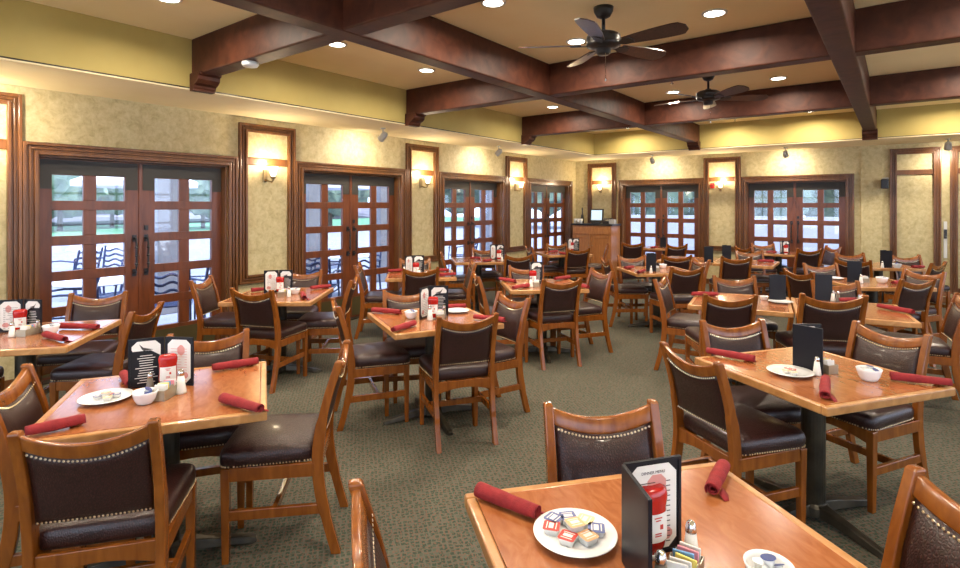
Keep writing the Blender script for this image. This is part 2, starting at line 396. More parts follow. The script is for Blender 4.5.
# ------------------------------------------------------------------ lamps
def area(name, loc, rot, power, size, col, parent=None, spread=170):
    l = bpy.data.lights.new(name, 'AREA'); l.shape = 'DISK'; l.size = size; l.energy = power; l.color = col; l.spread = R_(spread)
    o = bpy.data.objects.new(name, l); C.objects.link(o); o.location = loc; o.rotation_euler = rot
    if parent: o.parent = parent
    return o
def downlight(x, y, lab, power=DOWN_W):
    root = empty('downlight', (x, y, CZ)); tag(root, lab, 'ceiling light', 'recessed round ceiling lights')
    MB().lathe([(.070, 0), (.095, 0), (.095, -.006), (.088, -.011), (.074, -.009), (.070, -.002)], 28).build('trim_ring', M['plastic'], root, True)
    MB().lathe([(.001, -.004), (.073, -.004), (.073, -.008), (.001, -.008)], 28).build('lens', M['lens'], root)
    area('bulb', (0, 0, -.014), (0, 0, 0), power, .13, NEUT, root, 165)
DL = [(-4.19, 1.76, 'recessed ceiling light cut by the top edge, above the leftmost doors'), (-4.14, 3.22, 'leftmost fully visible ceiling light, behind the nearest cross beam'),
      (-4.15, 4.45, 'ceiling light second in from the left, before the middle cross beam'), (-4.17, 7.28, 'ceiling light left of the long beam, beyond the middle cross beam'),
      (-4.16, 10.1, 'far left ceiling light near the back soffit corner'),
      (-2.37, 3.26, 'ceiling light at the top edge, just right of the long left beam'), (-2.33, 4.5, 'ceiling light seen right behind the nearer fan blades'),
      (-2.36, 7.3, 'ceiling light just left of the farther fan'), (-2.3, 10.08, 'ceiling light below the farther fan, near the back soffit'),
      (-1.13, 4.49, 'bright ceiling light right of the nearer fan'), (-1.11, 7.25, 'ceiling light right of the farther fan'), (-1.1, 10.1, 'ceiling light right of centre near the back soffit'),
      (.65, 10.02, 'ceiling light at the far right edge near the back soffit')]
for d in DL: downlight(*d)
for x, y, l in [(.65, 4.5, 'recessed ceiling light just beyond the right edge, nearer one'), (.65, 7.27, 'recessed ceiling light just beyond the right edge, farther one'), (.65, 1.4, 'recessed ceiling light overhead, right of the camera'), (-1.1, 1.4, 'recessed ceiling light overhead above the nearest table'),
    (-2.6, .6, 'recessed ceiling light overhead above the near left table'), (2.5, 2.4, 'recessed ceiling light far right of the camera'), (-4.15, -.6, 'recessed ceiling light beyond the left edge'), (3, 7, 'recessed ceiling light in the unseen right part of the room')]:
    downlight(x, y, l)
def sconce(side, c, lab):
    m = frame_mx(side, c); root = empty('wall_sconce', (WX, c, 0) if side == 'L' else (c, WY, 0)); tag(root, lab, 'wall lamp', 'lit wall sconces between the doors')
    mm = Matrix.Translation(-Vector(root.location)) @ m
    MB().box(-.06, -.005, 0, .018, 1.90, 2.05, mm).build('backplate', M['pewter'], root, bevel=.005)
    MB().tube([mm @ Vector(p) for p in [(-.03, .01, 1.93), (-.02, .05, 1.91), (.0, .10, 1.90), (.0, .13, 1.92), (.0, .13, 1.95)]], .009).lathe([(.005, -.02), (.03, 0), (.035, .015), (.02, .02)], 14, (0, .13, 1.945), mm).build('arm', M['pewter'], root, True)
    b = MB(); p = [(.022, 0), (.032, .02), (.040, .06), (.052, .095), (.062, .115), (.058, .115), (.048, .095), (.036, .06), (.028, .02), (.018, .004)]
    b.lathe(p, 20, (0, .13, 1.965), mm); b.build('glass_shade', M['shade'], root, True)
    l = bpy.data.lights.new('bulb', 'POINT'); l.energy = SCONCE_W; l.color = WARM; l.shadow_soft_size = .035
    o = bpy.data.objects.new('bulb', l); C.objects.link(o); o.parent = root; o.location = mm @ Vector((0, .17, 2.13))
SL = ['lit wall sconce cut off at the left edge', 'lit wall sconce between the first and second left doors, nearest in view', 'lit wall sconce between the second and third left doors', 'lit wall sconce between the third and fourth left doors',
      'lit wall sconce above the host stand in the back corner', 'lit wall sconce between the two back wall doors']
for (c, s), lab in zip(PANELS, SL): sconce(s, c+.0, lab)
def spotlight(x, y, aim, lab):
    root = empty('wall_washer_spotlight', (x, y, SZ)); tag(root, lab, 'spotlight', 'soffit spotlights washing the walls')
    MB().lathe([(.001, 0), (.035, 0), (.035, -.012), (.008, -.016), (.008, -.075), (.001, -.075)], 14).build('mount', M['grey'], root, True)
    d = (Vector(aim)-Vector((x, y, SZ-.10))).normalized(); q = d.to_track_quat('-Z', 'Y').to_matrix().to_4x4()
    m = Matrix.Translation((0, 0, -.115)) @ q
    MB().lathe([(.001, .07), (.03, .068), (.042, .05), (.046, .0), (.05, -.055), (.044, -.062), (.04, -.05), (.001, -.045)], 18, (0, 0, 0), m).build('lamp_head', M['grey'], root, True)
    l = bpy.data.lights.new('beam', 'SPOT'); l.energy = SPOT_W; l.color = NEUT; l.spot_size = R_(155); l.spot_blend = 1; l.shadow_soft_size = .04
    o = bpy.data.objects.new('beam', l); C.objects.link(o); o.parent = root; o.matrix_local = Matrix.Translation(Vector((0, 0, -.115))+d*.075) @ q
for x, y, a, lab in [(-5.51, 5.05, (-6.1, 5.05, 2.15), 'grey spotlight above the second left doors'), (-5.55, 7.8, (-6.1, 7.8, 2.15), 'grey spotlight above the third left doors'),
                     (-4.04, 11.18, (-4.04, 11.75, 2.15), 'grey spotlight above the left one of the back doors'), (-1.6, 11.2, (-1.6, 11.75, 2.15), 'grey spotlight above the right one of the back doors'),
                     (.64, 11.25, (.64, 11.75, 2.0), 'grey spotlight between the empty wall panels at right'), (-5.51, 1.0, (-6.1, 1.0, 2.2), 'grey spotlight beyond the left edge')]:
    spotlight(x, y, a, lab)
def fan(x, y, a0, lab):
    root = empty('ceiling_fan', (x, y, CZ)); tag(root, lab, 'ceiling fan', 'black five-bladed ceiling fans')
    MB().lathe([(.001, 0), (.075, 0), (.072, -.03), (.05, -.07), (.02, -.085), (.001, -.085)], 24).build('canopy', M['black'], root, True)
    MB().lathe([(.013, -.08), (.013, -.20)], 12).build('downrod', M['black'], root, True)
    MB().lathe([(.001, -.17), (.03, -.175), (.04, -.195), (.10, -.20), (.125, -.215), (.13, -.245), (.12, -.265), (.13, -.275), (.125, -.295), (.08, -.31), (.055, -.315), (.055, -.345), (.04, -.36), (.001, -.362)], 28).build('motor_housing', M['black'], root, True)
    for k in range(5):
        m = Matrix.Rotation(R_(a0+72*k), 4, 'Z') @ Matrix.Translation((0, 0, -.285)) @ Matrix.Rotation(R_(-15), 4, 'X')
        n = 12; up = []; dn = []
        for i in range(n+1):
            t = i/n; u = .17+.47*t; hw = .045+.032*math.sin(min(1, t*1.25)*PI/2)
            if t > .86: hw *= math.sqrt(max(.08, 1-((t-.86)/.15)**2))
            up.append((u, hw)); dn.append((u, -hw))
        poly = up+dn[::-1]
        b = MB(); b.rings([[m @ Vector((u, v, z)) for u, v in poly] for z in (-.004, .004)]); bl = b.build('blade', M['walnut'], root)
        b = MB(); b.rings([[m @ Vector((u, v, z)) for u, v in [(.07, .02), (.13, .018), (.17, .038), (.235, .036), (.25, 0), (.235, -.036), (.17, -.038), (.13, -.018), (.07, -.02)]] for z in (-.012, -.004)])
        b.build('blade_iron', M['black'], bl, bevel=.002)
    MB().tube([(.03, -.03, -.35), (.03, -.03, -.55)], .0018, 6).lathe([(.001, -.57), (.008, -.565), (.009, -.555), (.001, -.545)], 8, (.03, -.03, 0)).build('pull_chain', M['chrome'], root)
fan(-1.77, 3.86, -5, 'black five-bladed ceiling fan nearest the camera, with hanging pull chain')
fan(-1.71, 6.53, 31, 'farther and smaller looking black five-bladed ceiling fan')
o = MB().lathe([(.001, 0), (.065, 0), (.065, -.02), (.055, -.035), (.001, -.038)], 24).build('smoke_detector', M['plastic'], None, True, loc=(-4.2, 2.40, BZ+.006)); tag(o, 'round white smoke detector under the nearest cross beam', 'smoke detector')
for p, lab in ((at(672, 80, CZ), 'small fire sprinkler in the ceiling left of the farther fan'), (at(735, 118.5, CZ), 'small fire sprinkler in the ceiling near the back soffit')):
    root = empty('sprinkler', p); tag(root, lab, 'sprinkler', 'ceiling fire sprinklers')
    MB().lathe([(.001, 0), (.04, 0), (.035, -.008), (.001, -.01)], 16).build('escutcheon', M['plastic'], root, True)
    MB().lathe([(.001, -.008), (.009, -.008), (.007, -.04), (.02, -.043), (.02, -.047), (.001, -.05)], 12).build('nozzle', M['chrome'], root, True)
# wall fittings
b = MB().box(-3.03, -2.95, WY-.03, WY, 1.96, 2.07); o = b.build('fire_alarm', M['redbox'], bevel=.006); tag(o, 'small red fire alarm beside the sconce between the back doors', 'fire alarm')
p = MB().lathe([(.001, -.004), (.022, -.004), (.022, 0), (.001, 0)], 14, (0, 0, 0), Matrix.Translation((-2.99, WY-.03, 2.015)) @ Matrix.Rotation(PI/2, 4, 'X')).build('strobe', M['plastic'], o)
root = empty('wall_speaker', (-.16, WY-.03, 2.0)); tag(root, 'small dark wall speaker left of the empty wall panels', 'speaker')
MB().box(-.055, .055, -.13, -.02, -.10, .06).build('cabinet', M['screenblack'], root, bevel=.01); MB().box(-.04, .055, -.12, -.03, .062, .09).build('grille_cap', M['grey'], root, bevel=.008)
MB().box(-.015, .015, -.03, .0, -.03, .03).build('bracket', M['grey'], root)
root = empty('wall_strip', (.635, WY, 0)); tag(root, 'narrow white vertical cable strip between the empty wall panels', 'cable cover')
MB().box(-.022, .022, -.012, 0, .75, 1.35).build('cover', M['plastic'], root); MB().box(-.02, .02, -.03, -.012, 1.07, 1.22).build('switch_box', M['screenblack'], root, bevel=.004)

# ------------------------------------------------------------------ outdoors (seen through the doors)
struct(MB().box(-60, WX-.2, -25, 60, -.12, -.02).box(WX-.2, 30, WY+.2, 60, -.12, -.02).build('ground', M['paving']))
struct(MB().box(RX+.2, 30, -25, WY+.2, -.12, -.02).box(WX-.2, RX+.2, -25, RY-.2, -.12, -.02).build('trim_13', M['concrete']))  # unseen ground, made bright to bounce light through the added windows
o = MB().box(-58, -33, -20, 55, -.02, .0).build('lawn', M['lawn']); tag(o, 'green lawn beyond the pale paved patio', 'lawn', kind='stuff')
b = MB()
for yy in range(-20, 56, 1): pass
def blob(name, m, loc, r, sz, seed, parent=None):
    bm = bmesh.new(); bmesh.ops.create_icosphere(bm, subdivisions=4, radius=1)
    from mathutils import noise
    for v in bm.verts:
        n = noise.noise(v.co*2.2+Vector((seed*3.1, 0, 0)))*.30+noise.noise(v.co*7+Vector((0, seed, 0)))*.18+noise.noise(v.co*16+Vector((0, seed, 3)))*.10
        v.co = v.co*(1+n); v.co.x *= r; v.co.y *= r; v.co.z *= sz
    me = bpy.data.meshes.new(name); bm.to_mesh(me); bm.free(); me.materials.append(m)
    o = bpy.data.objects.new(name, me); C.objects.link(o); o.location = loc
    if parent: o.parent = parent
    return o
def tree(x, y, h, r, lab, seed):
    root = empty('tree', (x, y, .0 if x < -33 and y < 55 else -.02)); tag(root, lab, 'tree', 'trees beyond the patio')
    MB().tube([(0, 0, 0), (.05, 0, h*.3), (0, .05, h*.6)], [.16, .12, .08]).tube([(.04, 0, h*.3), (.5, .2, h*.6)], [.08, .04]).build('trunk', M['trunk'], root, True)
    blob('crown', M['leaf'], (0, 0, h*.60), r, h*.42, seed, root)
TR = [(atd(60, 34), 6.5, 2.6, 'leafy tree seen through the top left pane of the leftmost doors'), (atd(112, 40), 5.5, 3.0, 'rounded tree behind the leftmost doors, right of the leafy one'), (atd(203, 38), 6.0, 2.5, 'tree seen in the rightmost pane of the leftmost doors'),
      (atd(330, 36), 6.0, 2.6, 'tree beyond the lawn behind the second left doors'), (atd(455, 42), 6.5, 3.0, 'tree beyond the lawn behind the third left doors'), (atd(545, 40), 7, 3, 'tree behind the fourth left doors'),
      (atd(676, 24), 4.6, 1.9, 'bushy tree over the garden wall behind the left back doors'), (atd(618, 27), 5.2, 1.7, 'tree at the left behind the left back doors'), (atd(762, 20), 4.8, 1.9, 'spreading tree over the garden wall behind the right back doors'), (atd(838, 22), 5.0, 2.0, 'tree at the right behind the right back doors')]
for i, (p, h, r, lab) in enumerate(TR): tree(p.x, p.y, h, r, lab, i+1)
o = blob('hedge', M['leafp'], (-52, 14, .9), 1, 1.7, 30); o.scale = (1.5, 30, 1.0); tag(o, 'long dull purple hedge along the far side of the lawn', 'hedge')
o = MB().box(-9, 6, 17, 17.15, -.02, 1.30).build('garden_wall', M['whitewall']); tag(o, 'pale garden wall behind the two back wall doors', 'garden wall')
root = empty('house', (-42, -9, 0)); tag(root, 'pale distant house with a grey pitched roof, left across the lawn', 'house')
MB().box(-4, 4, 2, 10, 0, 3.4).build('walls', M['whitewall'], root); MB().prism([(1.4, 3.3), (10.6, 3.3), (6, 5.6)], 'x', -4.5, 4.5).build('roof', M['roof'], root)
for px, X, lab in ((165, -8.9, 'grey stucco patio pillar behind the right leaf of the leftmost doors'), (311, -8.9, 'grey stucco patio pillar behind the left leaf of the second doors'), (381, -8.9, 'grey stucco patio pillar behind the right leaf of the second doors'), (488, -8.9, 'grey stucco patio pillar behind the third left doors')):
    r = Vector((-math.sin(CT)*CF+math.cos(CT)*(px-480), math.cos(CT)*CF+math.sin(CT)*(px-480))); t = X/r.x
    root = empty('patio_pillar', (X, t*r.y, -.02)); tag(root, lab, 'pillar', 'stucco pillars along the patio')
    MB().box(-.17, .17, -.17, .17, 0, 3.2).build('shaft', M['stucco'], root, bevel=.01); MB().box(-.21, .21, -.21, .21, 0, .25).build('plinth', M['stucco'], root, bevel=.01)
def patio_chair():
    root = empty('patio_chair', (0, 0, -.02))
    b = MB()
    for i in range(7): yy = -.21+.07*i; b.tube([(-.23, yy, .43), (0, yy, .42), (.23, yy, .43)], .009, 6)
    b.tube([(-.24, -.23, .43), (-.24, .23, .44), (.24, .23, .44), (.24, -.23, .43), (-.24, -.23, .43)], .012, 6); b.build('seat', M['patiometal'], root)
    b = MB()
    for k in range(4):
        z = .52+.095*k; b.tube([(-.24+.04*i, -.24-.10*(z-.43)/.45, z+.022*math.sin(i*PI/3)) for i in range(13)], .018, 6)
    b.build('backrest', M['patiometal'], root)
    for s in (-1, 1):
        MB().tube([(s*.25, -.30, 0), (s*.24, -.23, .43), (s*.24, -.34, .88)], .018, 6).build('leg', M['patiometal'], root)
        MB().tube([(s*.25, .24, 0), (s*.25, .25, .44), (s*.25, .22, .66)], .013, 6).build('leg', M['patiometal'], root)
        MB().tube([(s*.25, -.27, .66), (s*.26, 0, .68), (s*.25, .22, .66), (s*.25, .25, .60)], .014, 6).build('armrest', M['patiometal'], root)
    return root
PC = [(62, 6.0, 160, 'dark metal patio chair in the low left panes of the leftmost doors'), (118, 7.3, 200, 'dark metal patio chair pulled to the near patio table'), (74, 9.6, 120, 'dark metal patio chair at the far patio table, left one'), (112, 9.9, 230, 'dark metal patio chair at the far patio table, right one'),
      (170, 6.7, 60, 'dark metal patio chair with curved arms behind the right leaf of the leftmost doors'), (200, 9.0, 150, 'dark metal patio chair with wavy back in the rightmost panes of the leftmost doors'), (208, 7.4, 100, 'dark metal patio chair low behind the rightmost panes of the leftmost doors'), (308, 9.6, 80, 'dark metal patio chair at the left behind the second left doors'),
      (331, 9.1, 170, 'dark metal wavy-backed patio chair in the middle of the second left doors'), (362, 9.6, 210, 'dark metal patio chair at the right behind the second left doors'), (462, 13, 150, 'dark metal patio chair behind the third left doors'), (318, 8.0, 40, 'dark metal patio chair nearest behind the second left doors')]
p0 = None
for px, d, a, lab in PC:
    if p0 is None: p0 = o = patio_chair()
    else: o = copy_tree(p0)
    p = atd(px, d); o.location = (p.x, p.y, -.02); o.rotation_euler = (0, 0, R_(a)); tag(o, lab, 'patio chair', 'metal chairs on the patio')
def patio_table(p, lab):
    root = empty('patio_table', (p.x, p.y, -.02)); tag(root, lab, 'patio table', 'patio tables outside')
    MB().lathe([(.001, .70), (.44, .70), (.45, .71), (.44, .73), (.001, .735)], 28).build('tabletop', M['patiotop'], root)
    MB().lathe([(.03, 0), (.03, .70)], 10).build('column', M['patiometal'], root)
    for k in range(3):
        a = R_(120*k); MB().tube([(0, 0, .2), (.16*math.cos(a), .16*math.sin(a), .1), (.34*math.cos(a), .34*math.sin(a), .012)], .014, 6).build('foot', M['patiometal'], root)
for px, d, lab in ((96, 6.6, 'pale round patio table nearest outside the leftmost doors'), (92, 11.4, 'pale round patio table farther out behind the leftmost doors'), (345, 9.9, 'pale round patio table behind the second left doors')): patio_table(atd(px, d), lab)
def umbrella(p, lab):
    root = empty('patio_umbrella', (p.x, p.y, -.02)); tag(root, lab, 'umbrella', 'white patio umbrellas')
    MB().lathe([(.001, 0), (.25, 0), (.25, .06), (.001, .07)], 20).build('base', M['stucco'], root)
    MB().lathe([(.022, 0), (.022, 2.75)], 10).build('pole', M['grey'], root)
    b = MB(); b.lathe([(.01, 2.75), (.7, 2.52), (1.4, 2.2), (1.4, 2.08), (1.39, 2.19), (.7, 2.50), (.01, 2.73)], 8); b.build('canopy', M['canvas'], root)
umbrella(atd(138, 13.5), 'white patio umbrella seen high behind the leftmost doors'); umbrella(atd(325, 15), 'white patio umbrella seen high behind the second left doors')

# ------------------------------------------------------------------ dining chair
def post_y(z):
    pts = [(0, -.335), (.12, -.285), (.28, -.232), (.42, -.212), (.55, -.222), (.70, -.252), (.90, -.315)]
    for (z0, y0), (z1, y1) in zip(pts, pts[1:]):
        if z <= z1: t = (z-z0)/(z1-z0); return y0+(y1-y0)*t
    return pts[-1][1]
def nails(b, pts, r=.0044):
    for p, n in pts:
        n = Vector(n).normalized(); p = Vector(p); u = n.orthogonal().normalized(); v = n.cross(u)
        ring = [b.bm.verts.new(p+r*(math.cos(a)*u+math.sin(a)*v)) for a in [2*PI*k/6 for k in range(6)]]
        r2 = [b.bm.verts.new(p+r*.6*(math.cos(a)*u+math.sin(a)*v)+n*r*.5) for a in [2*PI*k/6 for k in range(6)]]
        for k in range(6): b.bm.faces.new([ring[k], ring[(k+1) % 6], r2[(k+1) % 6], r2[k]])
        b.bm.faces.new(r2)
def make_chair():
    root = empty('dining_chair', (0, 0, 0))
    PX_ = .198
    zs = smooth_curve([(0, -.296), (.14, -.258), (.28, -.226), (.42, -.212), (.56, -.222), (.72, -.256), (.885, -.308)], 4)
    for s in (-1, 1):
        rs = []
        for z, y in zs:
            d = .022 if z < .2 else (.026 if z < .6 else .021-.004*(z-.6)); hw = .0165
            rs.append([(s*PX_-hw, y-d, z), (s*PX_+hw, y-d, z), (s*PX_+hw, y+d, z), (s*PX_-hw, y+d, z)])
        z, y = zs[-1]; rs.append([(s*PX_-.014, y-.016, z+.008), (s*PX_+.014, y-.016, z+.008), (s*PX_+.014, y+.012, z+.008), (s*PX_-.014, y+.012, z+.008)])
        MB().rings(rs).build('rear_leg', M['chair'], root, bevel=.006, seg=2)
        rs = []
        for z, hw in ((0, .015), (.2, .017), (.43, .020)): rs.append([(s*.203-hw, .190-hw, z), (s*.203+hw, .190-hw, z), (s*.203+hw, .190+hw, z), (s*.203-hw, .190+hw, z)])
        MB().rings(rs).build('front_leg', M['chair'], root, bevel=.004)
        MB().box(-.011, .011, 0, 1, -.0225, .0225, Matrix(((1, -.003, 0, s*.201), (0, .42, 0, -.245), (0, .0, 1, .215), (0, 0, 0, 1)))).build('stretcher', M['chair'], root, bevel=.003)
    MB().box(-.19, .19, -.03, -.008, .195, .235).build('stretcher', M['chair'], root, bevel=.003)
    # seat frame rails; the rear and front rails are arched underneath
    b = MB()
    for s in (-1, 1): b.box(s*.205-.011, s*.205+.011, -.20, .175, .370, .432)
    for y in (-.214, .185):
        n = 10; up = [(-.185+.37*i/n, .432) for i in range(n+1)]; lo = [(-.185+.37*i/n, .355+.028*math.sin(PI*i/n)) for i in range(n+1)]
        b.rings([[(u, y-.011, z) for u, z in up+lo[::-1]], [(u, y+.011, z) for u, z in up+lo[::-1]]])
    b.build('seat_frame', M['chair'], root, bevel=.002)
    # seat cushion
    def outline(k, z):
        r = []
        for i in range(40):
            a = 2*PI*i/40; ca, sa = math.cos(a), math.sin(a)
            x = math.copysign(abs(ca)**.22, ca); y = math.copysign(abs(sa)**.22, sa)
            wx = .213+.013*y; r.append((x*wx*k, .010+y*(.210*k), z))
        return r
    b = MB(); b.rings([outline(.97, .433), outline(1.0, .437), outline(1.02, .458), outline(1.022, .480), outline(1.0, .499), outline(.95, .510), outline(.85, .517), outline(.6, .523), outline(.3, .526), outline(.02, .527)])
    seat = b.build('seat', M['vinyl'], root, True)
    b = MB(); ol = outline(1.008, .441); L = []
    for i in range(40):
        a = Vector(ol[i]); c = Vector(ol[(i+1) % 40]); k = max(1, int((c-a).length/.0135))
        for j in range(k):
            p = a.lerp(c, j/k); n = Vector((p.x, p.y-.010, 0))
            n = Vector((math.copysign(1, n.x), 0, 0)) if abs(n.x)/.22 > abs(n.y)/.225 else Vector((0, math.copysign(1, n.y), 0))
            if p.y > -.19: L.append((p+n*.001, n))
    nails(b, L); b.build('nailhead_trim', M['brass'], seat)['kind'] = 'stuff'
    # crest rail: dips in the middle, bows backwards
    def ctop(x): return .878-.044*(1-(x/.185)**2)
    def bow(x): return -.018*(1-(x/.185)**2)
    rs = []; n = 16
    for i in range(n+1):
        x = -.185+.37*i/n; zt = ctop(x); zb = zt-.054; yt = post_y(zt)+bow(x); yb = post_y(zb)+bow(x)
        rs.append([(x, yt-.012, zt), (x, yt+.012, zt), (x, yb+.013, zb), (x, yb-.013, zb)])
    MB().rings(rs).build('crest_rail', M['chair'], root, True, bevel=.005)
    # upholstered back
    N, K = 14, 9; front = []; rear = []; bm = bmesh.new()
    def bp(i, k):
        x = -.176+.352*i/N; zt = ctop(x)-.048; zb = .545+.012*(1-(x/.18)**2)*0; z = zb+(zt-zb)*k/K
        e = (1-(2*i/N-1)**6)*(1-(2*k/K-1)**6); return x, post_y(z)+bow(x)*(.4+.6*k/K), z, e
    F = [[None]*(K+1) for _ in range(N+1)]; B = [[None]*(K+1) for _ in range(N+1)]
    for i in range(N+1):
        for k in range(K+1):
            x, y, z, e = bp(i, k); F[i][k] = bm.verts.new((x, y+.008+.022*e, z)); B[i][k] = bm.verts.new((x, y-.008-.010*e, z))
    for i in range(N):
        for k in range(K):
            bm.faces.new([F[i][k], F[i+1][k], F[i+1][k+1], F[i][k+1]]); bm.faces.new([B[i][k], B[i][k+1], B[i+1][k+1], B[i+1][k]])
    for i in range(N):
        bm.faces.new([F[i][0], B[i][0], B[i+1][0], F[i+1][0]]); bm.faces.new([F[i][K], F[i+1][K], B[i+1][K], B[i][K]])
    for k in range(K):
        bm.faces.new([F[0][k], F[0][k+1], B[0][k+1], B[0][k]]); bm.faces.new([F[N][k], B[N][k], B[N][k+1], F[N][k+1]])
    q = MB(); q.bm.free(); q.bm = bm; back = q.build('backrest', M['vinyl'], root, True)
    b = MB(); L = []
    for j in range(27):
        x = -.168+.336*j/26
        zt = ctop(x)-.059; y = post_y(zt)+bow(x); L.append(((x, y+.0235, zt), (0, 1, .2))); L.append(((x, y-.0165, zt), (0, -1, 0)))
        zb = .553; y = post_y(zb)+bow(x)*.4; L.append(((x, y+.0215, zb), (0, 1, 0))); L.append(((x, y-.0155, zb), (0, -1, 0)))
    nails(b, L); b.build('nailhead_trim', M['brass'], back)['kind'] = 'stuff'
    return root
CG = 'wood and brown vinyl dining chairs'
# back-top point x, y, direction the chair faces (degrees), scale, label
CH_L = [
 (-2.14, .65, 143, 1, 'dining chair at the bottom left corner, its studded back to the camera'),
 (-2.99, .63, 58, 1, 'dining chair cut by the left edge at the near left table'),
 (-3.12, 1.53, -33, 1, 'dining chair behind the near left table, half hidden by the menu stand'),
 (-2.22, 1.75, 226, 1, 'dining chair with big glossy seat at the right side of the near left table'),
 (-5.3, 1.68, -38, 1, 'dining chair before the leftmost doors, facing the camera over the left edge table'),
 (-4.32, 1.62, 222, 1, 'dining chair with bluish shining seat between the left edge table and near left table'),
 (-5.08, .46, 51, 1, 'dining chair mostly off the left edge, only its seat under the left edge table'),
 (-5.44, 2.71, 38, 1, 'dining chair beside the right end of the leftmost doors'),
 (-4.47, 2.6, 112, 1, 'dining chair turned away in front of the table between first and second left doors'),
 (-5.25, 3.6, -50, 1, 'dining chair behind the table between first and second left doors'),
 (-4.39, 3.52, 222, 1, 'dining chair right of the table between first and second left doors'),
 (-3.32, 2.64, 58, 1, 'dining chair on the left side of the middle table, seen side on'),
 (-3.32, 3.33, -40, 1, 'dining chair behind the middle table, facing the camera'),
 (-2.31, 2.86, 146, 1, 'dining chair in front of the middle table, its back to the camera'),
 (-2.50, 3.64, 250, 1, 'dining chair at the right side of the middle table'),
 (-4.53, 4.73, 142, 1, 'dining chair turned away before the table in front of the second left doors'),
 (-5.26, 4.53, 42, 1, 'dining chair left of the table in front of the second left doors'),
 (-5.2, 5.35, -45, 1, 'dining chair hidden behind the table in front of the second left doors'),
 (-4.38, 5.5, 226, 1, 'dining chair right of the table in front of the second left doors'),
 (-5.6, 6.35, 42, 1, 'bluish lit dining chair left of the table by the third left doors'),
 (-3.46, 4.61, 45, 1, 'dining chair on the left side of the table just beyond the middle one'),
 (-3.56, 5.57, -47, 1, 'dining chair behind the table just beyond the middle one'),
 (-2.71, 4.84, 145, 1, 'dining chair in front of the table just beyond the middle one, back to camera'),
 (-2.66, 5.73, 238, 1, 'dining chair at the right side of the table just beyond the middle one'),
 (-4.46, 6.78, 140, 1, 'dining chair turned away at the right of the table by the third left doors'),
 (-5.5, 7.35, -45, 1, 'dining chair behind the table by the third left doors'),
 (-5.12, 8.36, 48, 1, 'dining chair left of the table before the host stand'),
 (-4.42, 8.48, 142, 1, 'dining chair with its back to the camera before the host stand table'),
 (-5.1, 9.15, -38, 1, 'dining chair behind the table before the host stand'),
 (-4.3, 9.45, 205, 1, 'bluish dining chair just in front of the host stand doors'),
 (-3.05, 7.05, 40, 1, 'bluish dining chair left of the centre far table with the dark menu stand'),
 (-2.97, 7.55, -46, 1, 'dining chair behind the centre far table with the dark menu stand'),
 (-1.97, 6.62, 137, 1, 'dining chair turned away right of the centre far table'),
 (-1.91, 5.5, 5, 1, 'dining chair facing right at the left end of the long double table'),
 (-3.28, 10.4, 138, 1, 'dining chair turned away, right one before the left back doors'),
 (-4.15, 10.4, 122, 1, 'dining chair turned away, left one before the left back doors'),
 (-2.62, 8.25, 112, 1, 'dining chair turned away in front of the far table with two black menus'),
 (-2.15, 7.72, 225, 1, 'dining chair seen edge on, right behind the centre far table'),
 (-1.81, 8.38, 122, 1, 'dining chair turned away below the sconce panel of the back wall'),
 (-1.83, 9.55, -60, 1, 'dining chair facing camera behind the table with the red napkin'),
 (-1.34, 6.08, -58, 1, 'dining chair facing camera behind the left half of the long double table'),
 (-1.11, 4.83, 122, 1, 'dining chair turned away before the left half of the long double table'),
 (-.385, 4.86, 116, 1.07, 'large dining chair turned away before the right half of the long double table'),
 (-.41, 6.15, -62, 1, 'dining chair facing camera behind the right half of the long double table'),
 (.13, 6.96, 140, 1, 'dining chair turned away, right front of the table left of the right edge'),
 (-.85, 7.06, 50, 1, 'dining chair turned partly right before the table with the white plate and black menu'),
 (-.74, 8.0, -52, 1, 'dining chair facing camera behind the table with white plate and black menu'),
 (-.5, 9.98, -58, 1, 'dining chair facing camera near the right jamb of the back doors'),
 (-.47, 8.9, 80, 1, 'dining chair turned away just below the right jamb of the back doors'),
 (.19, 10.05, -53, 1, 'dining chair facing camera below the empty wall panel at right'),
 (.43, 9.09, 158, 1, 'dining chair turned away standing before the empty wall panels at right'),
 (.19, 7.8, 238, 1, 'dining chair facing left behind the small white bowl at right'),
 (.37, 5.8, 188, 1, 'dining chair cut by the right edge, facing the long double table'),
 (-.8, 3.7, -46, 1, 'dining chair facing camera behind the large right table, left one'),
 (-.03, 4.07, 240, 1, 'dining chair on the right side of the large right table, legs visible'),
 (-.81, 2.8, 56, 1, 'dining chair on the left side of the large right table, nailheads along seat'),
 (-.872, 1.876, -48, 1, 'dining chair behind the nearest table, bottom centre, facing camera'),
 (-.98, .82, 52, 1, 'dining chair at the bottom edge, left of the nearest table'),
 (.19, 1.81, 228, 1, 'dining chair cut by the bottom right corner, right of the nearest table'),
 (-2.15, 10.45, 50, 1, 'small dark dining chair left of the table before the right back doors'),
 (-1.95, 11.42, -56, 1, 'dining chair behind the table before the right back doors, facing camera'),
 (-1.23, 10.75, 128, 1, 'dining chair turned away before the right leaf of the right back doors'),
 (-.98, 11.45, 215, 1, 'edge-on dining chair right against the right back doors'),
]
OFF = [0.015, 0.018, 0.035, 0.015, 0.015, 0.06, 0.0, 0.12, 0.05, 0.09, 0.09, 0.06, 0.06, 0.06, 0.06, 0.15, 0.105, 0.105, 0.06, 0.015, 0.098, 0.015, 0.098, 0.015, 0.0, 0.15, 0.15, 0.15, 0.15, 0.053, 0.15, 0.15, 0.0, 0.0, 0.0, 0.0, 0.128, 0.045, 0.007, 0.15, 0.0, 0.06, 0.025, 0.143, 0.053, 0.045, 0.045, 0.15, 0.0, 0.15, 0.0, 0.105, 0.06, 0.05, 0.0, 0.02, 0.0, 0.0, 0.0, 0.007, 0.15, 0.105, 0.105]
c0 = None
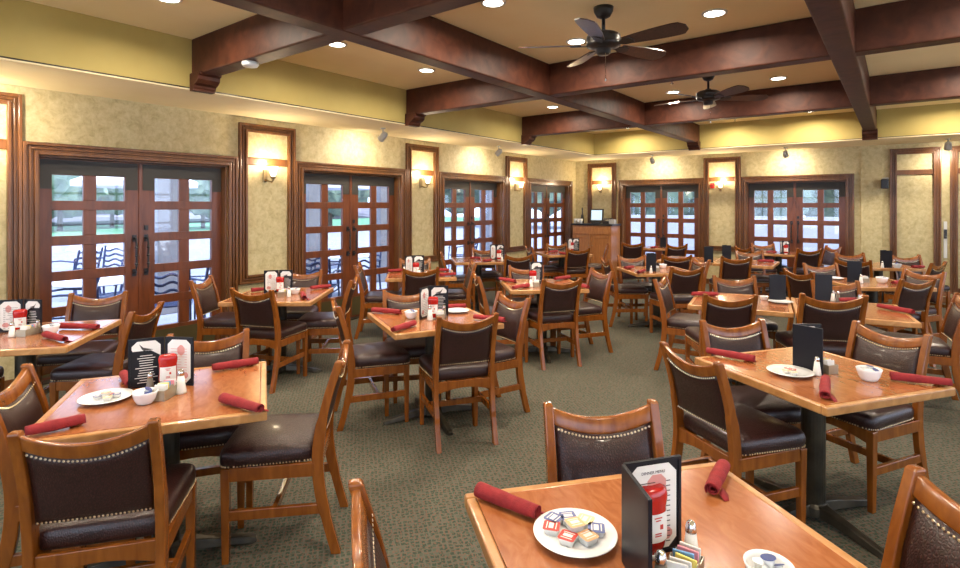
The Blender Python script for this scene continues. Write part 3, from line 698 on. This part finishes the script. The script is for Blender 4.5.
for (x, y, a, s, lab), off in zip(CH_L, OFF):
    x -= off*math.cos(R_(a)); y -= off*math.sin(R_(a))
    if c0 is None: c0 = o = make_chair()
    else: o = copy_tree(c0)
    f = Vector((math.cos(R_(a)), math.sin(R_(a)))); o.location = (x+f.x*.31*s, y+f.y*.31*s, 0)
    o.rotation_euler = (0, 0, R_(a-90)); o.scale = (s, s, s); tag(o, lab, 'chair', CG)

# ------------------------------------------------------------------ tables
def make_table(w, d):
    root = empty('dining_table', (0, 0, 0)); b = MB(); e = .03
    b.box(-w/2+e, w/2-e, -d/2+e, d/2-e, .722, .755); top = b.build('tabletop', M['top'], root)
    b = MB()
    for s in (-1, 1):
        b.box(-w/2, w/2, min(s*d/2, s*(d/2-e)), max(s*d/2, s*(d/2-e)), .715, .7555)
        b.box(min(s*w/2, s*(w/2-e)), max(s*w/2, s*(w/2-e)), -d/2+e, d/2-e, .715, .7555)
    b.build('edge_band', M['edge'], root, bevel=.007, seg=3)
    MB().box(-.16, .16, -.16, .16, .70, .722).build('mounting_plate', M['bronze'], root)
    MB().lathe([(.056, .04), (.056, .70)], 24).lathe([(.001, .03), (.075, .03), (.07, .07), (.053, .09), (.001, .09)], 24).build('column', M['bronze'], root, False)
    for k in range(4):
        m = Matrix.Rotation(k*PI/2, 4, 'Z')
        b = MB(); b.rings([[m @ Vector(p) for p in [(u, -hw, z0), (u, hw, z0), (u, hw*.7, z1), (u, -hw*.7, z1)]] for u, hw, z0, z1 in [(.04, .04, .03, .085), (.15, .032, .025, .07), (.28, .028, .012, .045), (.36, .026, .0, .032), (.385, .02, .0, .02)]])
        b.build('foot', M['bronze'], root, bevel=.004)
    return root
TG = 'square cherry-topped dining tables'
TB = {  # centre x, y, rotation, width, depth, label, short place words
 'T1': (-.42, 1.335, 51, .87, .87, 'nearest square table at the bottom right, with plate of jam portions', 'the nearest table'),
 'T2': (-.345, 3.31, 56, .82, .82, 'right-hand square table with its dark pedestal foot in view', 'the large right table'),
 'T3': (-2.66, 1.11, 59, .86, .80, 'near left square table with ketchup and open menus', 'the near left table'),
 'T4': (-4.61, 1.045, 51, .84, .84, 'square table at the left edge before the leftmost doors', 'the left edge table'),
 'T5': (-4.74, 3.02, 39, .82, .86, 'square table between the first and second left doors', 'the table past the first doors'),
 'T6': (-2.83, 3.10, 62, .82, .82, 'square table in the middle of the room, left of the aisle', 'the middle table'),
 'T7': (-4.75, 4.99, 44, .84, .84, 'square table in front of the second left doors', 'the table before the second doors'),
 'T8': (-3.08, 5.14, 43, .82, .82, 'square table just beyond the middle one', 'the table beyond the middle one'),
 'T9': (-5.25, 6.82, 45, .80, .80, 'square table by the third left doors', 'the table by the third doors'),
 'T10': (-4.8, 8.70, 52, .82, .82, 'square table between third doors and host stand', 'the table before the host stand'),
 'T11': (-2.55, 7.2, 42, .82, .82, 'centre far square table with dark menu stand and white cups', 'the centre far table'),
 'T12': (-3.75, 11.12, 10, .80, .76, 'square table right before the left back doors', 'the table by the left back doors'),
 'T13': (-1.80, 8.97, 3, .80, .84, 'far square table with one red napkin on its right', 'the far red napkin table'),
 'T19': (-2.62, 8.93, 3, .80, .84, 'far square table left of the one with the single red napkin', 'the far table of two menus'),
 'T14': (-1.12, 5.33, 10, .80, .84, 'left half of the long double table', 'the double table, left half'),
 'T15': (-.32, 5.47, 10, .80, .84, 'right half of the long double table', 'the double table, right half'),
 'T16': (-.22, 7.5, 35, .80, .80, 'square table with white plate, black menu and bowl at right', 'the right rear table'),
 'T17': (-.21, 9.70, 28, .78, .80, 'square table below the empty wall panels at right', 'the table by the empty panels'),
 'T18': (-1.7, 11.12, 0, .78, .74, 'square table right before the right back doors', 'the table by the right back doors'),
}
for k, (x, y, a, w_, d_, lab, sh) in TB.items():
    o = make_table(w_, d_); o.location = (x, y, 0); o.rotation_euler = (0, 0, R_(a)); tag(o, lab, 'table', TG)

# ------------------------------------------------------------------ things on the tables
TZ = .756
def make_napkin(seed):
    rnd = random.Random(seed); n = 46; rs = []; L = .23; nx = 16; ph = rnd.uniform(0, 6)
    for j in range(nx+1):
        t = j/nx; u = -L/2+L*t; g = 1+.06*math.sin(t*5+ph)+.03*math.sin(t*17+ph); tw = .25*math.sin(t*3+ph)
        ring = []
        for i in range(n):
            s = i/(n-1); a = tw+s*2*PI*2.6; r = (.007+.0155*s)*g
            ring.append((u+(.012 if j in (0, nx) else 0)*(s-.5)*(1 if j else -1), r*math.cos(a), .0215+r*.9*math.sin(a)))
        rs.append(ring)
    b = MB(); b.rings(rs, cap=False, closed=False)
    # loose corner flap beside one end
    b.rings([[(L/2-.06, .018, .014), (L/2-.055, .03, .004), (L/2-.05, .036, .0012)], [(L/2-.03, .019, .012), (L/2-.02, .034, .004), (L/2-.005, .044, .0012)], [(L/2-.008, .018, .012), (L/2, .028, .004), (L/2+.008, .033, .0012)]], cap=False, closed=False)
    return b.build('napkin_roll', M['napkin'], None, True, solid=.0018)
def on_table(T, p, mg):
    x, y, a, w_, d_ = TB[T][:5]; c, s_ = math.cos(R_(a)), math.sin(R_(a)); dx, dy = p.x-x, p.y-y
    u = max(-w_/2+mg, min(w_/2-mg, dx*c+dy*s_)); v = max(-d_/2+mg, min(d_/2-mg, -dx*s_+dy*c))
    return Vector((x+u*c-v*s_, y+u*s_+v*c, p.z))
napk = {}
def napkin(a, b, T, where):
    A = at(*a, TZ+.02); B = at(*b, TZ+.02); v = B-A; s = hash_(a) % 3
    if s not in napk: napk[s] = o = make_napkin(s)
    else: o = napk[s].copy(); C.objects.link(o)
    L = min(max(v.length, .16), .27); mid = on_table(T, (A+B)/2, .045)
    o.location = (mid.x, mid.y, TZ); o.rotation_euler = (0, 0, math.atan2(v.y, v.x)); o.scale = (L/.23, 1.05, 1.05)
    tag(o, 'rolled dark red napkin on %s, %s' % (TB[T][6], where), 'napkin', 'rolled red napkins')
def hash_(a): return int(a[0]*7+a[1]*13)
def shaker(px, py, T, kind, h=.095):
    p = on_table(T, at(px, py, TZ), .03); root = empty('%s_shaker' % kind, (p.x, p.y, TZ)); k = h/.095
    MB().lathe([(.001, 0), (.020, 0), (.020, .008), (.0165, .03), (.0115, .072), (.001, .072)], 14).build('body', M[kind], root, True)
    MB().lathe([(.0122, .070), (.0122, .082), (.009, .092), (.004, .096), (.001, .096)], 14).build('cap', M['chrome'], root, True)
    root.scale = (k, k, k); tag(root, '%s shaker with chrome cap on %s' % (kind, TB[T][6]), 'shaker', '%s shakers' % kind)
def caddy(px, py, T, a, packets=True):
    a += 85; p = on_table(T, at(px, py, TZ), .06); root = empty('sugar_caddy', (p.x, p.y, TZ), R_(a)); t = .0025; X, Y, Z = .055, .032, .045
    b = MB(); b.box(-X, X, -Y, Y, 0, t); b.box(-X, X, -Y, -Y+t, t, Z); b.box(-X, X, Y-t, Y, t, Z); b.box(-X, -X+t, -Y+t, Y-t, t, Z); b.box(X-t, X, -Y+t, Y-t, t, Z)
    for s in (-1, 1): b.prism([(-X*.3, Z-.001), (X*.3, Z-.001), (X*.15, Z+.012), (-X*.15, Z+.012)], 'y', min(s*Y, s*(Y-t)), max(s*Y, s*(Y-t)))
    b.build('box', M['steel'], root); tag(root, 'metal sugar packet caddy on %s' % TB[T][6], 'caddy', 'sugar caddies')
    if packets:
        for i, c in enumerate(['paper', 'paper', 'yellow', 'bluepk', 'pinkpk', 'paper']):
            u = -.041+.0165*i; m = Matrix.Translation((p.x, p.y, TZ+.004)) @ Matrix.Rotation(R_(a), 4, 'Z') @ Matrix.Translation((u, 0, 0)) @ Matrix.Rotation(R_(random.uniform(-8, 8)), 4, 'X') @ Matrix.Rotation(R_(6), 4, 'Y')
            o = MB().box(-.003, .003, -.024, .024, 0, .062).build('sugar_packet', M[c], None, bevel=.002); o.matrix_world = m
            nm = {'paper': 'white', 'yellow': 'yellow', 'bluepk': 'blue', 'pinkpk': 'pink'}[c]
            tag(o, '%s sugar packet, %s in the caddy on %s' % (nm, ['first', 'second', 'third', 'fourth', 'fifth', 'last'][i], TB[T][6]), 'sugar packet', 'packets in the caddy of %s' % TB[T][6])
def ketchup(px, py, T, h=.19):
    h *= .9
    p = on_table(T, at(px, py, TZ), .05); v = Vector((-p.x, -p.y)); root = empty('ketchup_bottle', (p.x, p.y, TZ), math.atan2(v.y, v.x)+PI/2+(R_(38) if T == 'T1' else 0))
    prof = [(.001, .012), (.022, .013), (.031, .03), (.036, .055), (.0345, .10), (.0345, .135), (.037, .15), (.0375, .165), (.034, .182), (.022, .189), (.001, .186)]
    MB().lathe(prof, 28, sx=1.22, sy=.72).build('body', M['ketchup'], root, True)
    MB().lathe([(.001, 0), (.024, 0), (.025, .010), (.021, .013), (.001, .013)], 22, sx=1.1, sy=.8).build('cap', M['plastic'], root, True)
    b = MB(); rs = []
    for z, r in [(.050, .0362), (.06, .0368), (.085, .0362), (.10, .0356), (.115, .0354), (.124, .0355)]:
        rs.append([(1.22*r*math.cos(a), .72*r*math.sin(a), z) for a in [R_(-150+120*i/12) for i in range(13)]])
    b.rings(rs, cap=False, closed=False); lb = b.build('label_sticker', M['paper'], root, True); lb['label'] = 'white paper label'
    b = MB()
    for z, w_ in ((.113, .012), (.106, .008), (.072, .010), (.066, .010)): b.box(-w_, w_, -.0268, -.0263, z, z+.003)
    b.box(.006, .015, -.0268, -.0258, .084, .096); b.build('label_print', M['redprint'], lb)
    s = h/.19; root.scale = (s, s, s); tag(root, 'red ketchup bottle standing on its cap on %s' % TB[T][6], 'ketchup bottle', 'ketchup bottles')
def text_mesh(s, size, m, parent, mx):
    cu = bpy.data.curves.new('t', 'FONT'); cu.body = s; cu.size = size; cu.align_x = 'CENTER'; cu.extrude = .0002
    o = bpy.data.objects.new('t', cu); C.objects.link(o); bpy.context.view_layer.update()
    me = bpy.data.meshes.new_from_object(o.evaluated_get(bpy.context.evaluated_depsgraph_get())); bpy.data.objects.remove(o)
    me.transform(mx); me.materials.clear(); me.materials.append(m); q = bpy.data.objects.new('menu_title', me); C.objects.link(q); q.parent = parent
def menu(px, py, T, a1, a2, wd=.165, h=.235, note='black', group=True, extra=''):
    p = on_table(T, at(px, py, TZ), .03); root = empty('menu_stand', (p.x, p.y, TZ))
    tag(root, 'black folding menu stand %son %s' % (extra, TB[T][6]), 'menu stand', 'black menu stands on the tables')
    rel = (a2-a1+180) % 360-180     # inner side is the one between the two leaves
    for k, a in enumerate((a1, a2)):
        s = (1 if rel > 0 else -1)*(1 if k == 0 else -1)
        m = Matrix.Rotation(R_(a), 4, 'Z')
        b = MB(); b.box(.004, wd, -.003, .003, 0, h, m); leaf = b.build('board', M['menu'], root, bevel=.0015)
        b = MB(); i0, i1 = sorted((s*.003, s*.006)); f = .008
        b.box(.004, .004+f, i0, i1, 0, h, m); b.box(wd-f, wd, i0, i1, 0, h, m); b.box(.004+f, wd-f, i0, i1, 0, f, m); b.box(.004+f, wd-f, i0, i1, h-f, h, m)
        b.build('frame', M['menu'], leaf)
        x0, x1, z0, z1, c = .018, wd-.014, .013, h-.013, .022
        def poly(x0, x1, z0, z1, c): return [(x0+c, z0), (x1-c, z0), (x1, z0+c), (x1, z1-c), (x1-c, z1), (x0+c, z1), (x0, z1-c), (x0, z0+c)]
        q0, q1 = s*.0031, s*.0045
        light = (k == 1) if T in ('T1', 'T3') else (k == 0)
        b = MB(); b.rings([[m @ Vector((u, q, v)) for u, v in poly(x0, x1, z0, z1, c)] for q in (q0, q1)])
        sh = b.build('menu_sheet', M['paper'], leaf)
        y0, y1 = sorted((s*.0045, s*.0050)); y2, y3 = sorted((s*.0050, s*.0055))
        if light:
            b = MB()
            for j in range(13): z = z1-.045-.0125*j; b.box(x0+.016, x0+.075+random.uniform(-.02, .02), y0, y1, z, z+.0022, m); b.box(x1-.030, x1-.018, y0, y1, z, z+.0022, m)
            b.build('menu_print', M['print'] if T != 'T3' else M['pink'], sh)
            b = MB(); q = poly(x0+.05, x1-.03, z1-.075, z1-.025, .014); b.rings([[m @ Vector((u, yy, v)) for u, v in q] for yy in (s*.0045, s*.0048)])
            b.build('menu_picture', M['pink'], sh); b = MB()
            q = poly(x1-.05, x1-.012, z0+.02, z0+.05, .01); b.rings([[m @ Vector((u, yy, v)) for u, v in q] for yy in (s*.0045, s*.0048)]); b.build('menu_picture', M['pink'], sh)
            if T == 'T1':
                mx = m @ Matrix.Translation(((x0+x1)/2, s*.0049, z1-.022)) @ (Matrix.Rotation(PI/2, 4, 'X') if s < 0 else Matrix.Rotation(PI, 4, 'Z') @ Matrix.Rotation(PI/2, 4, 'X'))
                text_mesh('DINNER MENU', .010, M['print'], sh, mx)
        else:
            b = MB(); b.rings([[m @ Vector((u, q, v)) for u, v in [(x0-.003, z0+.004), (x0+.006, z0-.004), (x1-.006, z0-.004), (x1+.003, z0+.004), (x1+.003, z1-.03), (x1-.004, z1-.045), (x0+.04, z1-.045), (x0-.003, z1-.075)]] for q in (y0, y1)]); b.rings([[m @ Vector((u, q, v)) for u, v in [(x0-.012, z0-.004), (x0-.006, z0-.004), (x0-.006, z1), (x0-.012, z1)]] for q in (y0, y1)]); dk = b.build('menu_panel', M['menu'], sh)
            b = MB()
            for j in range(12): w2 = random.uniform(.025, .05); z = z1-.07-.0115*j; b.box((x0+x1)/2-w2, (x0+x1)/2+w2, y2, y3, z, z+.003, m)
            b.build('menu_print', M['paper'], dk)
            b = MB(); b.prism([(0, 0)]*0 or [(x0+.03, z1-.042), (x0+.07, z1-.03), (x1-.03, z1-.012), (x1-.04, z1-.035), (x0+.07, z1-.045)], 'y', y0, y1)
            for v in b.bm.verts: v.co = m @ v.co
            b.build('menu_logo', M['print'], sh)
    return root
def plate(px, py, T, r=.11):
    p = on_table(T, at(px, py, TZ), .08); root = empty('plate', (p.x, p.y, TZ))
    prof = [(.001, .003), (.045, .0), (.055, .0), (.06, .004), (.08, .009), (.105, .016), (.11, .018), (.1085, .0195), (.08, .0125), (.06, .0075), (.045, .006), (.001, .006)]
    b = MB(); n = 64; rs = []
    for rr, z in prof: rs.append([((rr+0)*math.cos(2*PI*i/n), (rr+0)*math.sin(2*PI*i/n), z) for i in range(n)])
    b.rings(rs).build('dish', M['white'], root, True); s = r/.11; root.scale = (s, s, s)
    tag(root, 'round white plate on %s' % TB[T][6], 'plate', 'white plates on the tables'); return p
def portion(p, dx, dy, a, lid, lab, grp, s=1, z=.007, tilt=0):
    # a small jam tub; dx right, dy away in the camera's frame
    q = Vector((p.x+math.cos(CT)*dx-math.sin(CT)*dy, p.y+math.sin(CT)*dx+math.cos(CT)*dy, TZ+z))
    root = empty('jam_portion', q, R_(a)+CT); root.rotation_euler = (R_(tilt), 0, R_(a)+CT); root.scale = (s, s, s)
    b = MB(); b.rings([[(x*k, y*k, zz) for x, y in [(-.012, -.015), (.012, -.015), (.015, -.012), (.015, .012), (.012, .015), (-.012, .015), (-.015, .012), (-.015, -.012)]] for k, zz in ((.78, 0), (.98, .012), (1.06, .0125), (1.06, .0135))])
    b.build('tub', M['plastic'], root, bevel=.001)
    b = MB(); b.rings([[(x*1.05, y*1.05, zz) for x, y in [(-.012, -.015), (.012, -.015), (.015, -.012), (.015, .012), (.012, .015), (-.012, .015), (-.015, .012), (-.015, -.012)]] for zz in (.0136, .0144)])
    ld = b.build('lid', M[lid], root)
    b = MB(); b.box(-.009, .009, -.004, .005, .0145, .0148).box(-.011, .011, .008, .010, .0145, .0148).box(-.011, .011, -.010, -.008, .0145, .0148); b.build('lid_print', M['paper'], ld)
    tag(root, lab, 'jam portion', grp)
def bowl(px, py, T, r=.055):
    p = on_table(T, at(px, py, TZ), .04); root = empty('bowl', (p.x, p.y, TZ)); s = r/.055
    MB().lathe([(.001, .0), (.032, 0), (.036, .005), (.046, .022), (.053, .048), (.056, .058), (.0535, .059), (.049, .046), (.042, .022), (.030, .008), (.001, .006)], 28).build('dish', M['white'], root, True); root.scale = (s, s, s)
    tag(root, 'small white bowl of creamers on %s' % TB[T][6], 'bowl', 'white creamer bowls')
    for i, (dx, dy, z) in enumerate(((-.020, .0, .036), (.020, .010, .036), (.002, -.024, .036), (0, .006, .050))):
        q = empty('creamer_cup', (p.x+dx*s, p.y+dy*s, TZ+z*s)); q.scale = (s, s, s); q.rotation_euler = (R_(random.uniform(-25, 25)), R_(random.uniform(-25, 25)), 0)
        MB().lathe([(.001, 0), (.011, 0), (.0145, .018), (.001, .018)], 14).build('cup', M['plastic'], q, True)
        MB().lathe([(.001, .018), (.0175, .018), (.0175, .0195), (.001, .0195)], 14).build('lid', M['bluelid' if i % 2 else 'white'], q)
        tag(q, '%s in the white bowl on %s' % (['white-lidded creamer at the left', 'blue-lidded creamer at the right', 'white-lidded creamer at the front', 'blue-lidded creamer on top'][i], TB[T][6]), 'creamer', 'creamers in the bowl of %s' % TB[T][6])

# nearest table
napkin((480, 490), (537, 513), 'T1', 'at its far left corner'); napkin((724, 466), (712, 490), 'T1', 'at its far right corner')
menu(622, 560, 'T1', -47, 54, extra='with white menu sheet '); ketchup(652, 556, 'T1', .195); 
p = plate(575, 538, 'T1', .108)
g = 'jam portions on the plate of the nearest table'
for d in [(0, .002, 20, 'orange', 'apricot-lidded jam portion in the middle of the near plate', 1, .021), (-.055, .010, 75, 'redprint', 'red-lidded jam portion at the left of the near plate', 1, .007),
          (-.022, -.030, -30, 'redprint', 'red-lidded jam portion at the front of the near plate', 1, .007), (.026, -.028, 30, 'orange', 'apricot-lidded jam portion at the front right of the near plate', 1, .007),
          (.052, .002, 80, 'blueprint', 'blue-lidded jam portion at the right of the near plate', 1, .007), (.032, .038, 60, 'cream', 'cream-lidded jam portion at the back right of the near plate', 1, .007),
          (-.008, .052, 10, 'blueprint', 'blue-lidded jam portion at the back of the near plate', 1, .007), (-.045, .045, 50, 'blueprint', 'blue-lidded jam portion at the back left of the near plate', 1, .007)]:
    portion(p, d[0]*1.08, d[1]*1.08, d[2], d[3], d[4], g, 1.35, d[6])
caddy(684, 584, 'T1', 8); shaker(691, 562, 'T1', 'salt', .10); shaker(661, 596, 'T1', 'pepper', .10)
bowl(769, 588, 'T1', .052)
# right table
napkin((708, 351), (754, 359), 'T2', 'at its left corner'); napkin((826, 377), (825, 398), 'T2', 'at its front corner'); napkin((891, 376), (950, 383), 'T2', 'at its right corner')
menu(792, 368, 'T2', -18, 36, wd=.15); p = plate(790, 374, 'T2', .108); caddy(824, 371, 'T2', 60); shaker(817, 375, 'T2', 'salt'); bowl(869, 380, 'T2')
for dx, dy, l in ((-.02, 0, 'orange'), (.02, .01, 'redprint'), (0, -.03, 'cream'), (.01, .035, 'redprint')): portion(p, dx, dy, 30*dx*100, l, {'-0.02': 'left apricot-lidded', '0.02': 'right red-lidded', '0': 'front cream-lidded', '0.01': 'back red-lidded'}[str(dx)]+' jam portion on the plate of the large right table', 'jam portions on the right table plate')
# near left table
menu(165, 384, 'T3', 246, 30, wd=.15, h=.23, extra='with open sheets '); ketchup(168, 389, 'T3', .185); caddy(165, 397, 'T3', 40); shaker(181, 393, 'T3', 'salt', .11); shaker(150, 392, 'T3', 'pepper', .09)
bowl(145, 403, 'T3', .05); p = plate(106, 400, 'T3', .105)
for dx, dy, l in ((-.03, -.01, 'blueprint'), (.0, .02, 'redprint'), (.02, -.02, 'cream'), (.035, .02, 'blueprint'), (0, 0, 'orange')): portion(p, dx, dy, 900*dx, l, {'-0.03': 'left blue-lidded', '0.0': 'back red-lidded', '0.02': 'front cream-lidded', '0.035': 'right blue-lidded', '0': 'topmost apricot-lidded'}[str(dx)]+' jam portion on the plate of the near left table', 'jam portions on the near left plate', 1, .007 if l != 'orange' else .021)
napkin((124, 374), (131, 384), 'T3', 'behind the plate at its far left'); napkin((213, 368), (257, 361), 'T3', 'at its far right corner'); napkin((224, 398), (260, 409), 'T3', 'at its front right corner'); napkin((26, 432), (84, 419), 'T3', 'at its front left corner')
# left edge table
menu(24, 331, 'T4', 238, 28, wd=.145, h=.22); ketchup(20, 333, 'T4', .18); caddy(28, 335, 'T4', 40); shaker(12, 337, 'T4', 'salt', .10); shaker(38, 333, 'T4', 'pepper', .09); bowl(51, 333, 'T4', .05)
napkin((62, 326), (98, 327), 'T4', 'along its far edge'); napkin((45, 334), (66, 340), 'T4', 'near its right corner')
# between first and second doors
menu(279, 292, 'T5', 240, 34, wd=.14, h=.22); ketchup(280, 293, 'T5', .18); caddy(283, 296, 'T5', 40); shaker(289, 297, 'T5', 'salt', .10); bowl(295, 294, 'T5', .05)
napkin((254, 290), (266, 289), 'T5', 'behind the front chair'); napkin((311, 288), (330, 286), 'T5', 'at its right corner'); napkin((302, 292), (305, 299), 'T5', 'at its front right edge')
# middle table
menu(429, 316, 'T6', 285, 44, wd=.15); ketchup(433, 319, 'T6', .19); caddy(440, 319, 'T6', 50); shaker(430, 320, 'T6', 'salt', .11); shaker(444, 318, 'T6', 'pepper', .1); bowl(411, 318, 'T6', .05); plate(457, 312, 'T6', .10)
napkin((373, 310), (400, 312), 'T6', 'at its left corner'); napkin((393, 330), (414, 323), 'T6', 'at its front corner'); napkin((448, 307), (464, 306), 'T6', 'at its back corner'); napkin((475, 317), (504, 320), 'T6', 'at its right corner')
# before the second doors
menu(413, 274, 'T7', 270, 36, wd=.14); ketchup(416, 276, 'T7', .185); shaker(419, 276, 'T7', 'salt', .1)
napkin((388, 271), (402, 270), 'T7', 'at its left corner'); napkin((437, 270), (448, 270), 'T7', 'at its back right'); napkin((440, 275), (455, 274), 'T7', 'at its right corner')
# beyond the middle table
menu(530, 283, 'T8', 300, 40, wd=.14); ketchup(533, 286, 'T8', .185); shaker(531, 287, 'T8', 'salt', .11); caddy(536, 286, 'T8', 40)
napkin((500, 279), (515, 281), 'T8', 'at its left corner'); napkin((513, 288), (529, 285), 'T8', 'at its front corner'); napkin((555, 279), (569, 277), 'T8', 'at its back corner'); napkin((579, 285), (590, 287), 'T8', 'at its right corner')
menu(496, 259, 'T9', 260, 34, wd=.13); ketchup(499, 260, 'T9', .18); shaker(502, 261, 'T9', 'salt'); napkin((471, 258), (480, 258), 'T9', 'at its left'); napkin((484, 261), (491, 260), 'T9', 'at its front')
menu(567, 249, 'T10', 260, 34, wd=.13); ketchup(570, 250, 'T10', .18); napkin((549, 252), (557, 251), 'T10', 'at its left'); napkin((560, 253), (567, 254), 'T10', 'beside the front chair')
menu(646, 271, 'T11', 5, 60, wd=.13); ketchup(652, 271, 'T11', .18); shaker(651, 273, 'T11', 'salt'); caddy(657, 271, 'T11', 30); bowl(663, 268, 'T11', .05); napkin((625, 268), (633, 267), 'T11', 'at its left corner'); napkin((637, 273), (645, 270), 'T11', 'at its front corner')
menu(660, 247, 'T12', 5, 60, wd=.12, h=.2); napkin((650, 248), (657, 247), 'T12', 'at its left'); napkin((668, 248.5), (676, 248), 'T12', 'at its right')
menu(704, 262, 'T19', 10, 70, wd=.13); shaker(712, 262, 'T19', 'salt')
menu(721, 260, 'T13', 10, 75, wd=.13); napkin((758, 261), (773, 261), 'T13', 'at its right end')
menu(769, 301, 'T14', 28, 70, wd=.14); plate(784, 303, 'T14', .10); napkin((692, 294), (717, 294), 'T14', 'at its left end'); bowl(764, 300, 'T14', .035)
menu(815, 300, 'T15', 24, 66, wd=.14); shaker(833, 301, 'T15', 'salt'); shaker(838, 302, 'T15', 'pepper'); caddy(860, 301, 'T15', 20); napkin((843, 300), (852, 300), 'T15', 'behind the large chair'); napkin((879, 306), (913, 312), 'T15', 'at its right end')
menu(847, 282, 'T16', 15, 62, wd=.14); plate(833, 279, 'T16', .11); shaker(861, 283, 'T16', 'salt'); caddy(865, 282, 'T16', 20); bowl(882, 283, 'T16', .06); napkin((893, 283), (900, 282), 'T16', 'at its right corner')
menu(880, 267, 'T17', -10, 62, wd=.14); ketchup(887, 267, 'T17', .17); shaker(888, 269, 'T17', 'salt'); shaker(894, 266, 'T17', 'pepper'); bowl(902, 269, 'T17', .055); napkin((913, 267), (924, 267), 'T17', 'at its right end')
menu(782, 253, 'T18', 265, 34, wd=.13, h=.22); ketchup(786, 254, 'T18', .18); napkin((768, 252), (775, 252), 'T18', 'at its left')

# ------------------------------------------------------------------ host stand
root = empty('host_stand', (-5.42, 11.43, 0)); tag(root, 'wooden host stand with two panelled doors in the back corner', 'host stand')
MB().box(-.47, .47, -.24, .24, 0, 1.16).build('body', M['stand'], root, bevel=.006)
MB().box(-.50, .50, -.27, .26, 1.16, 1.20).build('top', M['screenblack'], root, bevel=.006)
MB().box(-.485, .485, -.255, -.24, 0, .10).build('plinth', M['stand'], root, bevel=.004)
MB().box(-.44, .44, -.258, -.24, .97, 1.13).build('drawer_front', M['stand'], root, bevel=.006)
for s in (-1, 1):
    b = MB(); x0, x1 = sorted((s*.01, s*.45)); b.box(x0, x1, -.255, -.24, .12, .94); d = b.build('door', M['stand'], root, bevel=.004)
    b = MB(); t = .055; b.box(x0, x0+t, -.268, -.255, .12, .94); b.box(x1-t, x1, -.268, -.255, .12, .94); b.box(x0+t, x1-t, -.268, -.255, .12, .12+t); b.box(x0+t, x1-t, -.268, -.255, .94-t, .94); b.build('door_frame', M['stand'], d, bevel=.003)
    MB().lathe([(.004, 0), (.012, .01), (.014, .02), (.001, .026)], 10, m=Matrix.Translation((s*.04, -.268, .72)) @ Matrix.Rotation(PI/2, 4, 'X')).build('knob', M['pewter'], d, True)
root = empty('order_terminal', (-5.40, 11.40, 1.20), R_(14)); tag(root, 'black order terminal with lit screen on the host stand', 'computer terminal')
MB().box(-.10, .10, -.08, .10, 0, .03).build('base', M['screenblack'], root, bevel=.008)
m = Matrix.Translation((0, 0, .03)) @ Matrix.Rotation(R_(-14), 4, 'X')
d = MB().box(-.15, .15, -.02, .03, 0, .31, m).build('monitor', M['screenblack'], root, bevel=.008); MB().box(-.12, .12, -.023, -.019, .045, .275, m).build('screen', M['screen'], d)
b = MB(); b.box(-.09, .09, -.1, .1, 0, .06).prism([(-.1, .06), (.1, .06), (.08, .13), (-.02, .13)], 'x', -.085, .085); o = b.build('receipt_printer', M['screenblack'], None, bevel=.01, loc=(-5.13, 11.42, 1.20)); tag(o, 'black receipt printer right of the terminal on the host stand', 'printer')
o = MB().box(-.06, .06, -.07, .07, 0, .10).build('card_box', M['grey'], None, bevel=.006, loc=(-4.99, 11.36, 1.20)); tag(o, 'small grey box at the right end of the host stand', 'box')
o = MB().lathe([(.001, 0), (.035, 0), (.037, .12), (.03, .17), (.014, .22), (.012, .30), (.015, .31), (.015, .36), (.001, .36)], 16).build('wine_bottle', M['screenblack'], None, True, loc=(-5.76, 11.42, 1.20)); tag(o, 'tall dark bottle left of the terminal on the host stand', 'bottle')
for i in range(3):
    o = MB().lathe([(.001, 0), (.028, 0), (.034, .11), (.032, .11), (.026, .006), (.001, .005)], 14).build('drinking_glass', M['salt'], None, True, loc=(-5.85+.075*i, 11.25, 1.20)); tag(o, ['leftmost', 'middle', 'rightmost'][i]+' of three small pale glasses on the host stand', 'glass', 'glasses on the host stand')
